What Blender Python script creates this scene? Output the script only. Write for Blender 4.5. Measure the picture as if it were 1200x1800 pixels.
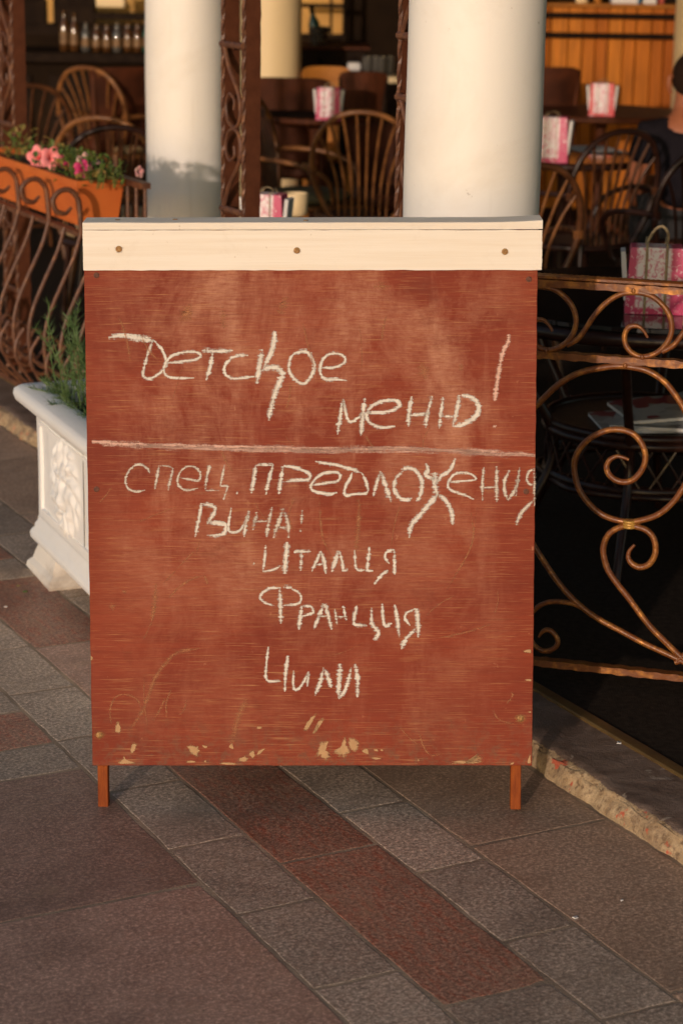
import bpy, math, random
from mathutils import Vector, Matrix, noise

random.seed(11)
for o in list(bpy.data.objects):
    bpy.data.objects.remove(o)
S = bpy.context.scene
COL = S.collection
PI = math.pi

# ------------------------------------------------------------------ camera, sky, sun, exposure
FPX, PITCH, ROLL, CAMH = 3850.0, math.radians(15.4), math.radians(0.9), 1.75
_f = Vector((0, math.cos(PITCH), -math.sin(PITCH)))
_u = Vector((0, math.sin(PITCH), math.cos(PITCH)))
_r = Vector((1, 0, 0))
CX = _r * math.cos(ROLL) + _u * math.sin(ROLL)
CY = -_r * math.sin(ROLL) + _u * math.cos(ROLL)
CZ = _f
CPOS = Vector((0, 0, CAMH))
cd = bpy.data.cameras.new('camera')
cd.sensor_fit = 'VERTICAL'
cd.sensor_height = 36.0
cd.sensor_width = 24.0
cd.lens = FPX / 1800.0 * 36.0
cd.clip_start = 0.1
cd.clip_end = 3000
cd.dof.use_dof = True
cd.dof.focus_distance = 4.38
cd.dof.aperture_fstop = 5.0
cam = bpy.data.objects.new('camera', cd)
COL.objects.link(cam)
m = Matrix((CX, CY, -CZ)).transposed().to_4x4()
m.translation = CPOS
cam.matrix_world = m
S.camera = cam

SUN_AZ, SUN_EL = math.radians(19.0), math.radians(8.5)   # direction the light travels, clockwise from +Y
W = bpy.data.worlds.new('World')
S.world = W
W.use_nodes = True
wn = W.node_tree.nodes
bg = wn['Background']
sky = wn.new('ShaderNodeTexSky')
sky.sky_type = 'NISHITA'
sky.sun_disc = False
sky.sun_elevation = SUN_EL
sky.sun_rotation = SUN_AZ + PI
sky.air_density = 1.0
sky.dust_density = 1.2
sky.ozone_density = 1.0
W.node_tree.links.new(sky.outputs[0], bg.inputs[0])
bg.inputs[1].default_value = 0.15
sd = bpy.data.lights.new('sun', 'SUN')
sd.energy = 2.0
sd.angle = math.radians(1.0)
sd.color = (1.0, 0.79, 0.66)
sun = bpy.data.objects.new('sun', sd)
COL.objects.link(sun)
ldir = Vector((math.sin(SUN_AZ) * math.cos(SUN_EL), math.cos(SUN_AZ) * math.cos(SUN_EL), -math.sin(SUN_EL)))
sun.rotation_euler = ldir.to_track_quat('-Z', 'Y').to_euler()
sun.location = (-3, -3, 6)
S.view_settings.view_transform = 'Standard'
S.view_settings.look = 'None'
S.view_settings.exposure = -0.08
S.view_settings.gamma = 1.0
S.view_settings.use_curve_mapping = False

# ------------------------------------------------------------------ measuring helpers (photo pixel -> point in the place)
def ray(u, v):
    return CZ + CX * ((u - 600) / FPX) - CY * ((v - 900) / FPX)
def G(u, v, z=0.0):
    d = ray(u, v)
    return CPOS + d * ((z - CAMH) / d.z)
def PY(u, v, y):
    d = ray(u, v)
    return CPOS + d * (y / d.y)
SA = math.radians(27.4)                       # direction of the paving and the kerb
DU = Vector((math.cos(SA), math.sin(SA), 0))  # across the kerb, towards the cafe
DV = Vector((-math.sin(SA), math.cos(SA), 0)) # along the kerb, away to the left
def UV(u, v, z=0.0):
    return DU * u + DV * v + Vector((0, 0, z))
def plane_hit(u, v, p0, n):
    d = ray(u, v)
    return CPOS + d * ((p0 - CPOS).dot(n) / d.dot(n))

# ------------------------------------------------------------------ mesh helpers
def cr(pts, n=6, closed=False):
    P = [Vector(p) for p in pts]
    k = len(P)
    out = []
    rng = range(k) if closed else range(k - 1)
    for i in rng:
        if closed:
            a, b, c, d = P[(i - 1) % k], P[i], P[(i + 1) % k], P[(i + 2) % k]
        else:
            b, c = P[i], P[i + 1]
            a = P[i - 1] if i > 0 else b * 2 - c
            d = P[i + 2] if i + 2 < k else c * 2 - b
        for j in range(n):
            t = j / n
            out.append(0.5 * ((2 * b) + (c - a) * t + (2 * a - 5 * b + 4 * c - d) * t * t + (3 * b - a - 3 * c + d) * t ** 3))
    if not closed:
        out.append(P[-1])
    return out

class MB:
    def __init__(self):
        self.v, self.f = [], []
    def add(self, verts, faces):
        k = len(self.v)
        self.v += [Vector(p) for p in verts]
        self.f += [tuple(i + k for i in f) for f in faces]
        return self
    def box(self, c, s, M=None):
        c = Vector(c)
        P = []
        for x in (-.5, .5):
            for y in (-.5, .5):
                for z in (-.5, .5):
                    p = Vector((x * s[0], y * s[1], z * s[2]))
                    if M is not None:
                        p = M @ p
                    P.append(c + p)
        return self.add(P, [(0, 1, 3, 2), (4, 6, 7, 5), (0, 4, 5, 1), (2, 3, 7, 6), (0, 2, 6, 4), (1, 5, 7, 3)])
    def bbox(self, c, s, M=None, b=.004):
        """box with chamfered edges"""
        c = Vector(c)
        hx, hy, hz = s[0] / 2, s[1] / 2, s[2] / 2
        b = min(b, hx * .8, hy * .8, hz * .8)
        P, idx = [], {}
        for sx in (-1, 1):
            for sy in (-1, 1):
                for sz in (-1, 1):
                    for ax in range(3):
                        q = [sx * (hx - b), sy * (hy - b), sz * (hz - b)]
                        q[ax] = (sx * hx, sy * hy, sz * hz)[ax]
                        idx[(sx, sy, sz, ax)] = len(P)
                        p = Vector(q)
                        if M is not None:
                            p = M @ p
                        P.append(c + p)
        F = []
        for ax in range(3):
            o1, o2 = (ax + 1) % 3, (ax + 2) % 3
            for sg in (-1, 1):
                q = []
                for a1, a2 in ((-1, -1), (1, -1), (1, 1), (-1, 1)):
                    k = [0, 0, 0]
                    k[ax], k[o1], k[o2] = sg, a1, a2
                    q.append(idx[tuple(k) + (ax,)])
                F.append(tuple(q) if sg > 0 else tuple(reversed(q)))
            for a1 in (-1, 1):           # edges parallel to axis ax
                for a2 in (-1, 1):
                    k0, k1 = [0, 0, 0], [0, 0, 0]
                    k0[ax], k1[ax] = -1, 1
                    k0[o1] = k1[o1] = a1
                    k0[o2] = k1[o2] = a2
                    q = (idx[tuple(k0) + (o1,)], idx[tuple(k1) + (o1,)], idx[tuple(k1) + (o2,)], idx[tuple(k0) + (o2,)])
                    F.append(q if a1 * a2 < 0 else tuple(reversed(q)))
        for sx in (-1, 1):
            for sy in (-1, 1):
                for sz in (-1, 1):
                    q = tuple(idx[(sx, sy, sz, a)] for a in range(3))
                    F.append(q if sx * sy * sz > 0 else tuple(reversed(q)))
        return self.add(P, F)
    def tube(self, path, r, sides=8, closed=False, cap=True, flat=1.0, twist=0.0):
        P = [Vector(p) for p in path]
        n = len(P)
        R = r if isinstance(r, (list, tuple)) else [r] * n
        T = []
        for i in range(n):
            a = P[(i - 1) % n] if (closed or i > 0) else P[i]
            b = P[(i + 1) % n] if (closed or i < n - 1) else P[i]
            t = (b - a)
            T.append(t.normalized() if t.length > 1e-9 else Vector((0, 0, 1)))
        ref = Vector((0, 0, 1)) if abs(T[0].z) < .9 else Vector((1, 0, 0))
        N = (ref - T[0] * ref.dot(T[0])).normalized()
        V, F = [], []
        for i in range(n):
            N = (N - T[i] * N.dot(T[i]))
            N = N.normalized() if N.length > 1e-9 else T[i].orthogonal().normalized()
            B = T[i].cross(N)
            for k in range(sides):
                a = 2 * PI * (k + .5) / sides + twist * i
                V.append(P[i] + N * (math.cos(a) * R[i]) + B * (math.sin(a) * R[i] * flat))
        m_ = n if closed else n - 1
        for i in range(m_):
            j = (i + 1) % n
            for k in range(sides):
                l = (k + 1) % sides
                F.append((i * sides + k, i * sides + l, j * sides + l, j * sides + k))
        if cap and not closed:
            F.append(tuple(reversed(range(sides))))
            F.append(tuple((n - 1) * sides + k for k in range(sides)))
        return self.add(V, F)
    def lathe(self, prof, seg=24, c=(0, 0, 0), M=None):
        c = Vector(c)
        V, F = [], []
        n = len(prof)
        for (r, z) in prof:
            for k in range(seg):
                a = 2 * PI * k / seg
                p = Vector((r * math.cos(a), r * math.sin(a), z))
                if M is not None:
                    p = M @ p
                V.append(c + p)
        for i in range(n - 1):
            for k in range(seg):
                l = (k + 1) % seg
                F.append((i * seg + k, i * seg + l, (i + 1) * seg + l, (i + 1) * seg + k))
        F.append(tuple(reversed(range(seg))))
        F.append(tuple((n - 1) * seg + k for k in range(seg)))
        return self.add(V, F)
    def grid(self, fn, nu, nv):
        V = [fn(i / nu, j / nv) for j in range(nv + 1) for i in range(nu + 1)]
        F = [(j * (nu + 1) + i, j * (nu + 1) + i + 1, (j + 1) * (nu + 1) + i + 1, (j + 1) * (nu + 1) + i) for j in range(nv) for i in range(nu)]
        return self.add(V, F)
    def build(self, name, mat, parent=None, smooth=35, world=False):
        off = Vector((0, 0, 0))
        if world and parent is not None:
            q = parent
            while q is not None:
                off += q.location
                q = q.parent
        me = bpy.data.meshes.new(name)
        me.from_pydata([tuple(p - off) for p in self.v], [], self.f)
        me.update()
        if smooth:
            me.shade_smooth()
            me.set_sharp_from_angle(angle=math.radians(smooth))
        if mat is not None:
            me.materials.append(mat)
        o = bpy.data.objects.new(name, me)
        COL.objects.link(o)
        if parent is not None:
            o.parent = parent
        return o

def tag(o, label, cat, group=None, kind=None):
    if label: o['label'] = label
    if cat: o['category'] = cat
    if group: o['group'] = group
    if kind: o['kind'] = kind
    return o
def thing(name, label, cat, loc=(0, 0, 0), rotz=0, group=None):
    o = bpy.data.objects.new(name, None)
    o.empty_display_size = .05
    COL.objects.link(o)
    o.location = loc
    o.rotation_euler = (0, 0, rotz)
    return tag(o, label, cat, group)
def struct(o):
    o['kind'] = 'structure'
    return o
def dup(root, loc, rotz, label, scale=None):
    r = root.copy()
    COL.objects.link(r)
    r.location, r.rotation_euler = loc, (0, 0, rotz)
    if scale: r.scale = scale
    r['label'] = label
    for ch in list(root.children):
        c = ch.copy()
        COL.objects.link(c)
        c.parent = r
        for g in list(ch.children):
            d = g.copy()
            COL.objects.link(d)
            d.parent = c
    return r

# ------------------------------------------------------------------ material helpers
class NT:
    def __init__(self, name):
        self.mat = bpy.data.materials.new(name)
        self.mat.use_nodes = True
        self.t = self.mat.node_tree
        self.b = self.t.nodes['Principled BSDF']
        self.out = self.t.nodes['Material Output']
    def n(self, typ, props=None, **ins):
        nd = self.t.nodes.new('ShaderNode' + typ)
        for k, v in (props or {}).items():
            setattr(nd, k, v)
        for k, v in ins.items():
            key = int(k[1:]) if k[0] == 'i' and k[1:].isdigit() else k.replace('_', ' ')
            self.set(nd.inputs[key], v)
        return nd
    def set(self, sock, v):
        if isinstance(v, bpy.types.NodeSocket):
            self.t.links.new(v, sock)
        else:
            if isinstance(v, (tuple, list)) and len(v) == 3 and sock.type == 'RGBA':
                v = tuple(v) + (1,)
            sock.default_value = v
    def P(self, key, v):
        self.set(self.b.inputs[key], v)
    def coord(self, scale=(1, 1, 1), kind='Object', loc=(0, 0, 0), rot=(0, 0, 0)):
        tc = self.n('TexCoord')
        mp = self.n('Mapping', None, Vector=tc.outputs[kind], Scale=scale, Location=loc, Rotation=rot)
        return mp.outputs[0]
    def noise(self, vec, scale=5, detail=5, rough=.55, dist=0.0):
        return self.n('TexNoise', None, Vector=vec, Scale=scale, Detail=detail, Roughness=rough, Distortion=dist).outputs[0]
    def ramp(self, fac, stops, interp='LINEAR'):
        nd = self.n('ValToRGB', None, Fac=fac)
        r = nd.color_ramp
        r.interpolation = interp
        while len(r.elements) < len(stops):
            r.elements.new(.5)
        for e, (p, c) in zip(r.elements, stops):
            e.position = p
            e.color = (c, c, c, 1) if isinstance(c, (int, float)) else tuple(c) + (1,)
        return nd.outputs[0]
    def mix(self, fac, a, b, mode='MIX'):
        nd = self.n('Mix', {'data_type': 'RGBA', 'blend_type': mode})
        self.set(nd.inputs[0], fac)
        self.set(nd.inputs[6], a)
        self.set(nd.inputs[7], b)
        return nd.outputs[2]
    def math(self, op, a, b=0.0, clamp=False):
        nd = self.n('Math', {'operation': op, 'use_clamp': clamp})
        self.set(nd.inputs[0], a)
        self.set(nd.inputs[1], b)
        return nd.outputs[0]
    def bump(self, h, strength=.3, dist=.01):
        nd = self.n('Bump', None, Height=h, Strength=strength, Distance=dist)
        self.t.links.new(nd.outputs[0], self.b.inputs['Normal'])

def simple(name, c1, c2=None, scale=12, rough=.6, metal=0.0, bump=0.0, bscale=80, stretch=(1, 1, 1), lo=.35, hi=.65, dist=.004, spec=.5, coat=0.0):
    t = NT(name)
    v = t.coord(stretch)
    if c2 is None:
        c2 = tuple(x * .7 for x in c1)
    f = t.ramp(t.noise(v, scale), [(lo, 0.0), (hi, 1.0)])
    t.P('Base Color', t.mix(f, c1, c2))
    t.P('Roughness', t.math('ADD', t.math('MULTIPLY', t.noise(v, scale * 3), .25), rough - .125, True))
    t.P('Metallic', metal)
    t.P('Specular IOR Level', spec)
    if coat: t.P('Coat Weight', coat)
    if bump:
        t.bump(t.noise(v, bscale, 4), bump, dist)
    return t.mat

# painted plywood of the board: horizontal grain, wiped chalk haze, scratches
def mk_panel():
    t = NT('red_brown_painted_plywood')
    o = t.coord()
    sep = t.n('SeparateXYZ', None, Vector=o)
    ax = t.math('ABSOLUTE', sep.outputs[0])
    big = t.noise(t.coord((1.0, 1, 1.6)), 2.4, 6, .62, .3)
    base = t.mix(t.ramp(big, [(.36, 0.0), (.66, 1.0)]), (.195, .029, .0125), (.275, .050, .021))
    base = t.mix(t.ramp(t.noise(t.coord((2.0, 1, 60), loc=(5, 0, 0)), 1.5, 6, .75), [(.44, 0.0), (.72, .65)]), base, (.165, .024, .010))
    # dust rubbed into the middle where people write, wiped in uneven clouds
    em = t.math('MULTIPLY', t.ramp(ax, [(.30, 1.0), (.43, .12)]), t.ramp(sep.outputs[2], [(.14, .30), (.45, .55), (.80, 1.0)]))
    cl = t.noise(t.coord((1.5, 1, 1.2), loc=(3, 0, 1)), 3.4, 8, .70, .35)
    cl2 = t.noise(t.coord((4.5, 1, .9), loc=(8, 0, 4), rot=(0, .22, 0)), 2.2, 7, .68, .2)
    fine = t.noise(t.coord((26, 1, 210)), 1.0, 5, .8)
    hz = t.math('ADD', t.ramp(cl, [(.44, 0.0), (.68, .70)]), t.ramp(cl2, [(.52, 0.0), (.72, .45)]), True)
    hz = t.math('MULTIPLY', t.math('MULTIPLY', hz, em), t.ramp(fine, [(.30, .25), (.62, 1.15)]), True)
    base = t.mix(hz, base, (.55, .265, .165))
    # grime and thumbed patches
    base = t.mix(t.ramp(t.noise(t.coord(loc=(1, 7, 2)), 7, 6, .7, .6), [(.60, 0.0), (.74, .40)]), base, (.125, .026, .013))
    base = t.mix(t.ramp(t.noise(t.coord((1, 1, 1), loc=(2, 1, 9)), 31, 4, .7), [(.66, 0.0), (.74, .45)]), base, (.55, .26, .14))
    low = t.ramp(sep.outputs[2], [(.09, 1.0), (.22, 0.0)])
    base = t.mix(t.math('MULTIPLY', low, t.ramp(t.noise(t.coord(loc=(4, 4, 4)), 44, 5, .75), [(.48, 0.0), (.62, .75)])), base, (.17, .085, .05))
    # open grain: sparse pale threads of uneven length, denser in some bands
    where = t.noise(t.coord((2.2, 1, 5), loc=(1, 0, 5)), 2.0, 5, .65)
    band = t.ramp(where, [(.40, .0), (.62, 1.0)])
    th1 = t.noise(t.coord((5.5, 1, 270), loc=(0, 0, 2)), 1.0, 4, .62)
    th2 = t.noise(t.coord((12, 1, 560), loc=(4, 0, 6)), 1.0, 3, .6)
    d1 = t.math('MULTIPLY', t.ramp(th1, [(.64, 0.0), (.73, .8)]), band)
    d2 = t.math('MULTIPLY', t.ramp(th2, [(.56, 0.0), (.70, .55)]), t.ramp(where, [(.34, .25), (.60, 1.0)]))
    base = t.mix(t.math('MAXIMUM', d1, d2), base, (.60, .315, .135))
    th3 = t.noise(t.coord((3.2, 1, 190), loc=(9, 0, 3)), 1.0, 4, .65)
    base = t.mix(t.ramp(th3, [(.62, 0.0), (.74, .55)]), base, (.105, .017, .008))
    t.P('Base Color', base)
    t.P('Roughness', t.ramp(cl, [(.3, .55), (.7, .85)]))
    t.P('Specular IOR Level', .22)
    t.bump(t.math('ADD', t.math('MULTIPLY', th1, 1.0), t.math('ADD', th2, t.math('MULTIPLY', big, 2.0))), .30, .0014)
    return t.mat

def mk_chalk(name, col, lo, hi, soft=.30, stripe=.54):
    """dry chalk or bare patches: opaque where the surface stands proud, broken up by grain and towards the edges"""
    t = NT(name)
    o = t.coord()
    t.P('Base Color', t.mix(t.ramp(t.noise(o, 60, 3), [(.35, 0.0), (.65, 1.0)]), col, tuple(x * .86 for x in col)))
    t.P('Roughness', .95)
    t.P('Specular IOR Level', .1)
    core = t.n('Attribute', {'attribute_name': 'core'}).outputs['Fac']
    grain = t.noise(t.coord((14, 1, 250), loc=(2, 0, 0)), 1.0, 4, .7)
    spk = t.noise(o, 330, 4, .8)
    lump = t.noise(o, 38, 4, .6)
    h = t.math('ADD', t.math('MULTIPLY', grain, stripe), t.math('ADD', t.math('MULTIPLY', spk, .38), t.math('MULTIPLY', lump, max(.08, .74 - stripe - .12))))
    h = t.math('ADD', t.math('ADD', h, .066), t.math('MULTIPLY', t.math('SUBTRACT', core, .62), soft))
    a = t.ramp(h, [(lo, 0.0), (hi, 1.0)])
    tr = t.n('BsdfTransparent')
    mx = t.n('MixShader')
    t.t.links.new(a, mx.inputs[0])
    t.t.links.new(tr.outputs[0], mx.inputs[1])
    t.t.links.new(t.b.outputs[0], mx.inputs[2])
    t.t.links.new(mx.outputs[0], t.out.inputs[0])
    return t.mat

def mk_slab(name, c1, c2, c3, streak=False, spk=(.02, .018, .017), amt=.55):
    t = NT(name)
    geo = t.n('ObjectInfo')
    o = t.n('VectorMath', {'operation': 'ADD'}, i0=t.coord(), i1=t.n('VectorMath', {'operation': 'SCALE'}, i0=geo.outputs['Location'], Scale=1.0).outputs[0]).outputs[0]
    tint = t.ramp(geo.outputs['Random'], [(0, .78), (1, 1.14)])
    b = t.mix(t.ramp(t.noise(o, 4.2, 6, .65, .5), [(.36, 0.0), (.66, 1.0)]), c1, c2)
    if streak:
        sv = t.n('Mapping', None, Vector=o, Scale=(34, 10, 1), Rotation=(0, 0, -.55)).outputs[0]
        b = t.mix(t.ramp(t.noise(sv, 2.4, 5, .7, .7), [(.48, 0.0), (.64, .75)]), b, c3)
    else:
        b = t.mix(t.ramp(t.noise(o, 26, 5, .7), [(.5, 0.0), (.68, .55)]), b, c3)
    sp = t.noise(t.n('Mapping', None, Vector=o, Scale=(1, 1, 1)).outputs[0], 120, 5, .85)
    b = t.mix(t.ramp(sp, [(.36, amt), (.52, 0.0)]), b, spk)
    b = t.mix(t.ramp(sp, [(.50, 0.0), (.64, .75)]), b, tuple(min(1, x * 2.2) for x in c2))
    pit = t.noise(t.n('Mapping', None, Vector=o, Scale=(1, 2.2, 1)).outputs[0], 48, 5, .75)
    b = t.mix(t.ramp(pit, [(.30, .8), (.40, 0.0)]), b, spk)
    stain = t.noise(o, 1.7, 6, .7, .8)
    b = t.mix(t.ramp(stain, [(.50, 0.0), (.68, .60)]), b, tuple(x * .45 for x in c1))
    wear = t.noise(t.n('Mapping', None, Vector=o, Location=(4, 9, 0)).outputs[0], 6.5, 7, .75, .4)
    b = t.mix(t.ramp(wear, [(.56, 0.0), (.74, .40)]), b, (.40, .30, .205))
    b = t.mix(1.0, b, tint, 'MULTIPLY')
    b = t.mix(1.0, b, (1.10, .96, .82), 'MULTIPLY')
    t.P('Base Color', b)
    t.P('Roughness', t.ramp(t.noise(o, 30, 4), [(.3, .42), (.7, .68)]))
    t.P('Specular IOR Level', .45)
    t.bump(t.math('ADD', t.math('MULTIPLY', sp, .35), t.math('ADD', pit, t.noise(o, 9, 4))), .24, .003)
    return t.mat

def mk_iron(name, c, gold, metal=.55, rough=.42):
    t = NT(name)
    o = t.coord()
    f = t.ramp(t.noise(o, 42, 4, .6), [(.48, 0.0), (.78, 1.0)])
    b = t.mix(f, c, gold)
    b = t.mix(t.ramp(t.noise(o, 18, 3), [(.3, .5), (.5, 0.0)]), b, tuple(x * .45 for x in c))
    t.P('Base Color', b)
    t.P('Metallic', t.math('MULTIPLY', f, metal))
    t.P('Roughness', t.ramp(t.noise(o, 60), [(.3, rough - .08), (.7, rough + .15)]))
    t.bump(t.noise(o, 120, 4), .35, .002)
    return t.mat

def mk_plaster(name, c, dirt=(.55, .47, .38), amt=.25, bump=.25, bs=60, cracks=False):
    t = NT(name)
    o = t.coord()
    d = t.ramp(t.noise(o, 3.0, 6, .7, .5), [(.50, 0.0), (.75, amt)])
    b = t.mix(d, c, dirt)
    b = t.mix(t.ramp(t.noise(t.coord((6, 6, .7)), 3.0, 4), [(.55, 0.0), (.8, amt * .7)]), b, tuple(x * .82 for x in c))
    if cracks:
        b = t.mix(t.ramp(t.noise(t.coord((9, 9, .5), loc=(2, 2, 2)), 2.0, 5, .6), [(.60, 0.0), (.74, .30)]), b, (.60, .52, .42))
        b = t.mix(t.ramp(t.noise(t.coord(loc=(5, 1, 2)), 34, 3, .7), [(.70, 0.0), (.75, .5)]), b, (.42, .35, .28))
    t.P('Base Color', b)
    t.P('Roughness', .55)
    t.bump(t.math('ADD', t.noise(o, bs, 5), t.math('MULTIPLY', t.noise(o, 7, 3), 1.5)), bump, .002)
    return t.mat

def mk_whitewood():
    t = NT('cream_painted_wood')
    g = t.noise(t.coord((1.2, 6, 46)), 2.2, 6, .7, .2)
    b = t.mix(t.ramp(g, [(.40, 0.0), (.70, 1.0)]), (.86, .785, .68), (.80, .70, .57))
    b = t.mix(t.ramp(t.noise(t.coord((2, 8, 120), loc=(3, 0, 1)), 1.6, 5, .7), [(.64, 0.0), (.76, .5)]), b, (.62, .50, .36))
    b = t.mix(t.ramp(t.noise(t.coord(loc=(1, 5, 2)), 6, 6, .72, .4), [(.56, 0.0), (.76, .35)]), b, (.58, .46, .32))
    b = t.mix(t.ramp(t.noise(t.coord(loc=(8, 5, 2)), 55, 3, .7), [(.70, 0.0), (.75, .5)]), b, (.42, .30, .19))
    t.P('Base Color', b)
    t.P('Roughness', .6)
    t.P('Specular IOR Level', .25)
    t.bump(g, .30, .0015)
    return t.mat
PANEL = mk_panel()
CHALK = mk_chalk('white_chalk', (.76, .70, .62), .465, .600)
CHALK_L = mk_chalk('worn_white_chalk', (.70, .62, .53), .485, .640)
PINK = mk_chalk('pink_chalk', (.72, .45, .36), .44, .60)
SMEAR = mk_chalk('faint_chalk_smear', (.50, .22, .11), .50, .80)
BARE = mk_chalk('bare_wood_under_paint', (.52, .315, .165), .46, .62, .55, .46)
WHITEWOOD = mk_whitewood()
RUSTY = simple('rusty_screw', (.42, .25, .09), (.22, .10, .03), 160, .5, .4, bump=.4, bscale=300)
DARKSCREW = simple('painted_over_screw', (.17, .055, .028), (.09, .03, .016), 200, .6, .1, bump=.4, bscale=300)
LEGWOOD = simple('red_brown_painted_leg', (.31, .075, .014), (.20, .042, .010), 30, .7, spec=.15, bump=.3, bscale=60, stretch=(3, 3, .5))
REARWOOD = simple('raw_brown_wood', (.22, .11, .05), (.14, .07, .03), 12, .7, stretch=(1, 1, 6))
SL_PURPLE = mk_slab('purple_brown_granite', (.295, .200, .172), (.375, .270, .235), (.22, .140, .118), amt=.35)
SL_GREY = mk_slab('grey_granite', (.335, .290, .258), (.460, .405, .362), (.20, .172, .155), amt=.6)
SL_RED = mk_slab('red_streaked_granite', (.285, .165, .128), (.335, .220, .178), (.42, .115, .065), streak=True, amt=.6)
SL_BROWN = mk_slab('brown_granite', (.430, .318, .255), (.470, .368, .305), (.35, .255, .205), amt=.45)
MORTAR = simple('sandy_mortar', (.40, .295, .20), (.22, .16, .11), 9, .9, bump=.5, bscale=160)
PLASTER = mk_plaster('white_column_plaster', (.91, .865, .79), (.68, .59, .47), .34, .30, 30, True)
CREAM = mk_plaster('cream_column_plaster', (.78, .60, .34), (.6, .48, .3), .2, .1)
PLANTERW = mk_plaster('white_painted_concrete', (.87, .865, .855), (.66, .57, .45), .22, .35, 70)
IRON = mk_iron('bronze_painted_iron', (.185, .056, .013), (.60, .26, .055), .65, .38)
IRON_D = mk_iron('brown_painted_iron', (.115, .044, .022), (.28, .12, .05), .35, .48)
IRON_R = simple('red_brown_flat_iron', (.105, .034, .015), (.080, .025, .011), 30, .7, spec=.15, bump=.3, bscale=120)
GOLD = mk_iron('gold_collar', (.55, .30, .06), (.85, .52, .14), .9, .35)
BRASS = simple('worn_brass_edging', (.27, .17, .06), (.16, .10, .04), 9, .45, .55, bump=.2, bscale=90)
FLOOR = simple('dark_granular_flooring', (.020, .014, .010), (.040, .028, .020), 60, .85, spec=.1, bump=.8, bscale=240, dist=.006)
TERRA = simple('orange_terracotta_plastic', (.66, .165, .030), (.56, .125, .024), 5, .5, bump=.08, bscale=40)
SOIL = simple('dry_soil', (.05, .035, .022), (.10, .07, .04), 40, .95, bump=1, bscale=60)
LEAF = simple('green_petunia_leaf', (.055, .115, .022), (.13, .17, .03), 30, .55)
LEAF_Y = simple('yellowing_leaf', (.22, .20, .04), (.30, .19, .06), 30, .6)
NEEDLE = simple('grey_green_needles', (.060, .115, .030), (.10, .165, .050), 24, .55)
PETAL_P = simple('salmon_pink_petal', (.85, .17, .17), (.90, .30, .32), 30, .6)
PETAL_M = simple('magenta_petal', (.62, .02, .12), (.50, .03, .16), 30, .6)
PETAL_W = simple('faded_pink_petal', (.75, .50, .42), (.55, .18, .22), 40, .6)
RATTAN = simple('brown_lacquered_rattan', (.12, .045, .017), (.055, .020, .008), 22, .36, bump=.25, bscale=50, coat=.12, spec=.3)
RATTAN_D = simple('dark_and_shaded_rattan', (.035, .013, .008), (.018, .007, .005), 22, .34, bump=.25, bscale=50, coat=.12, spec=.3)
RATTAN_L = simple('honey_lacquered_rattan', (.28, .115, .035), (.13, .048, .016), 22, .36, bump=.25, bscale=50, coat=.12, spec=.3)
WEAVE = simple('woven_rattan_seat', (.09, .04, .018), (.05, .022, .011), 60, .5, bump=.6, bscale=140)
CUSH_C = simple('cream_cushion_cloth', (.50, .36, .20), (.42, .29, .15), 18, .9, bump=.2)
CUSH_G = simple('olive_cushion_cloth', (.15, .13, .065), (.10, .09, .045), 18, .9, bump=.2)
LEATHER = simple('dark_brown_leather', (.075, .020, .007), (.036, .010, .004), 9, .6, bump=.2, bscale=70, spec=.15)
BLACKW = simple('black_and_shaded_wood', (.012, .007, .005), (.022, .013, .008), 14, .75, spec=.06)  # near-black wood; on the bar the shade is put into this colour
TAN = simple('tan_wood', (.40, .155, .025), (.30, .11, .018), 7, .6, spec=.2, stretch=(1, 1, 5))
WOOD_D = simple('dark_red_wood', (.10, .028, .010), (.055, .016, .006), 9, .55, stretch=(6, 1, 1), spec=.15)
GLASS_T = simple('dark_glass_table_top', (.012, .012, .013), (.018, .018, .018), 5, .06, spec=.8)
ROPE = simple('jute_rope', (.42, .32, .18), (.28, .20, .11), 90, .9, bump=.8, bscale=260)
PAPERW = simple('white_paper', (.72, .70, .68), (.62, .60, .58), 8, .7)
SKIN = simple('skin', (.40, .14, .065), (.36, .12, .055), 20, .5)
HAIR = simple('dark_cropped_hair', (.016, .008, .005), (.035, .017, .010), 160, .85, bump=.8, bscale=300, spec=.1)
SHIRT = simple('navy_shirt', (.012, .010, .013), (.017, .014, .017), 30, .95, bump=.2, spec=.05)
TROUSER = simple('dark_trousers', (.03, .028, .03), None, 30, .9)
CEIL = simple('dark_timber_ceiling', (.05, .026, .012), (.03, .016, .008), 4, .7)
WALLD = simple('shaded_bar_wall', (.012, .007, .004), (.022, .012, .006), 4, .8, spec=.05)  # darkened so the colour itself carries the shade over the bar
WALLY = simple('ochre_wall', (.58, .32, .075), (.48, .24, .05), 2.5, .7)

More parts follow.
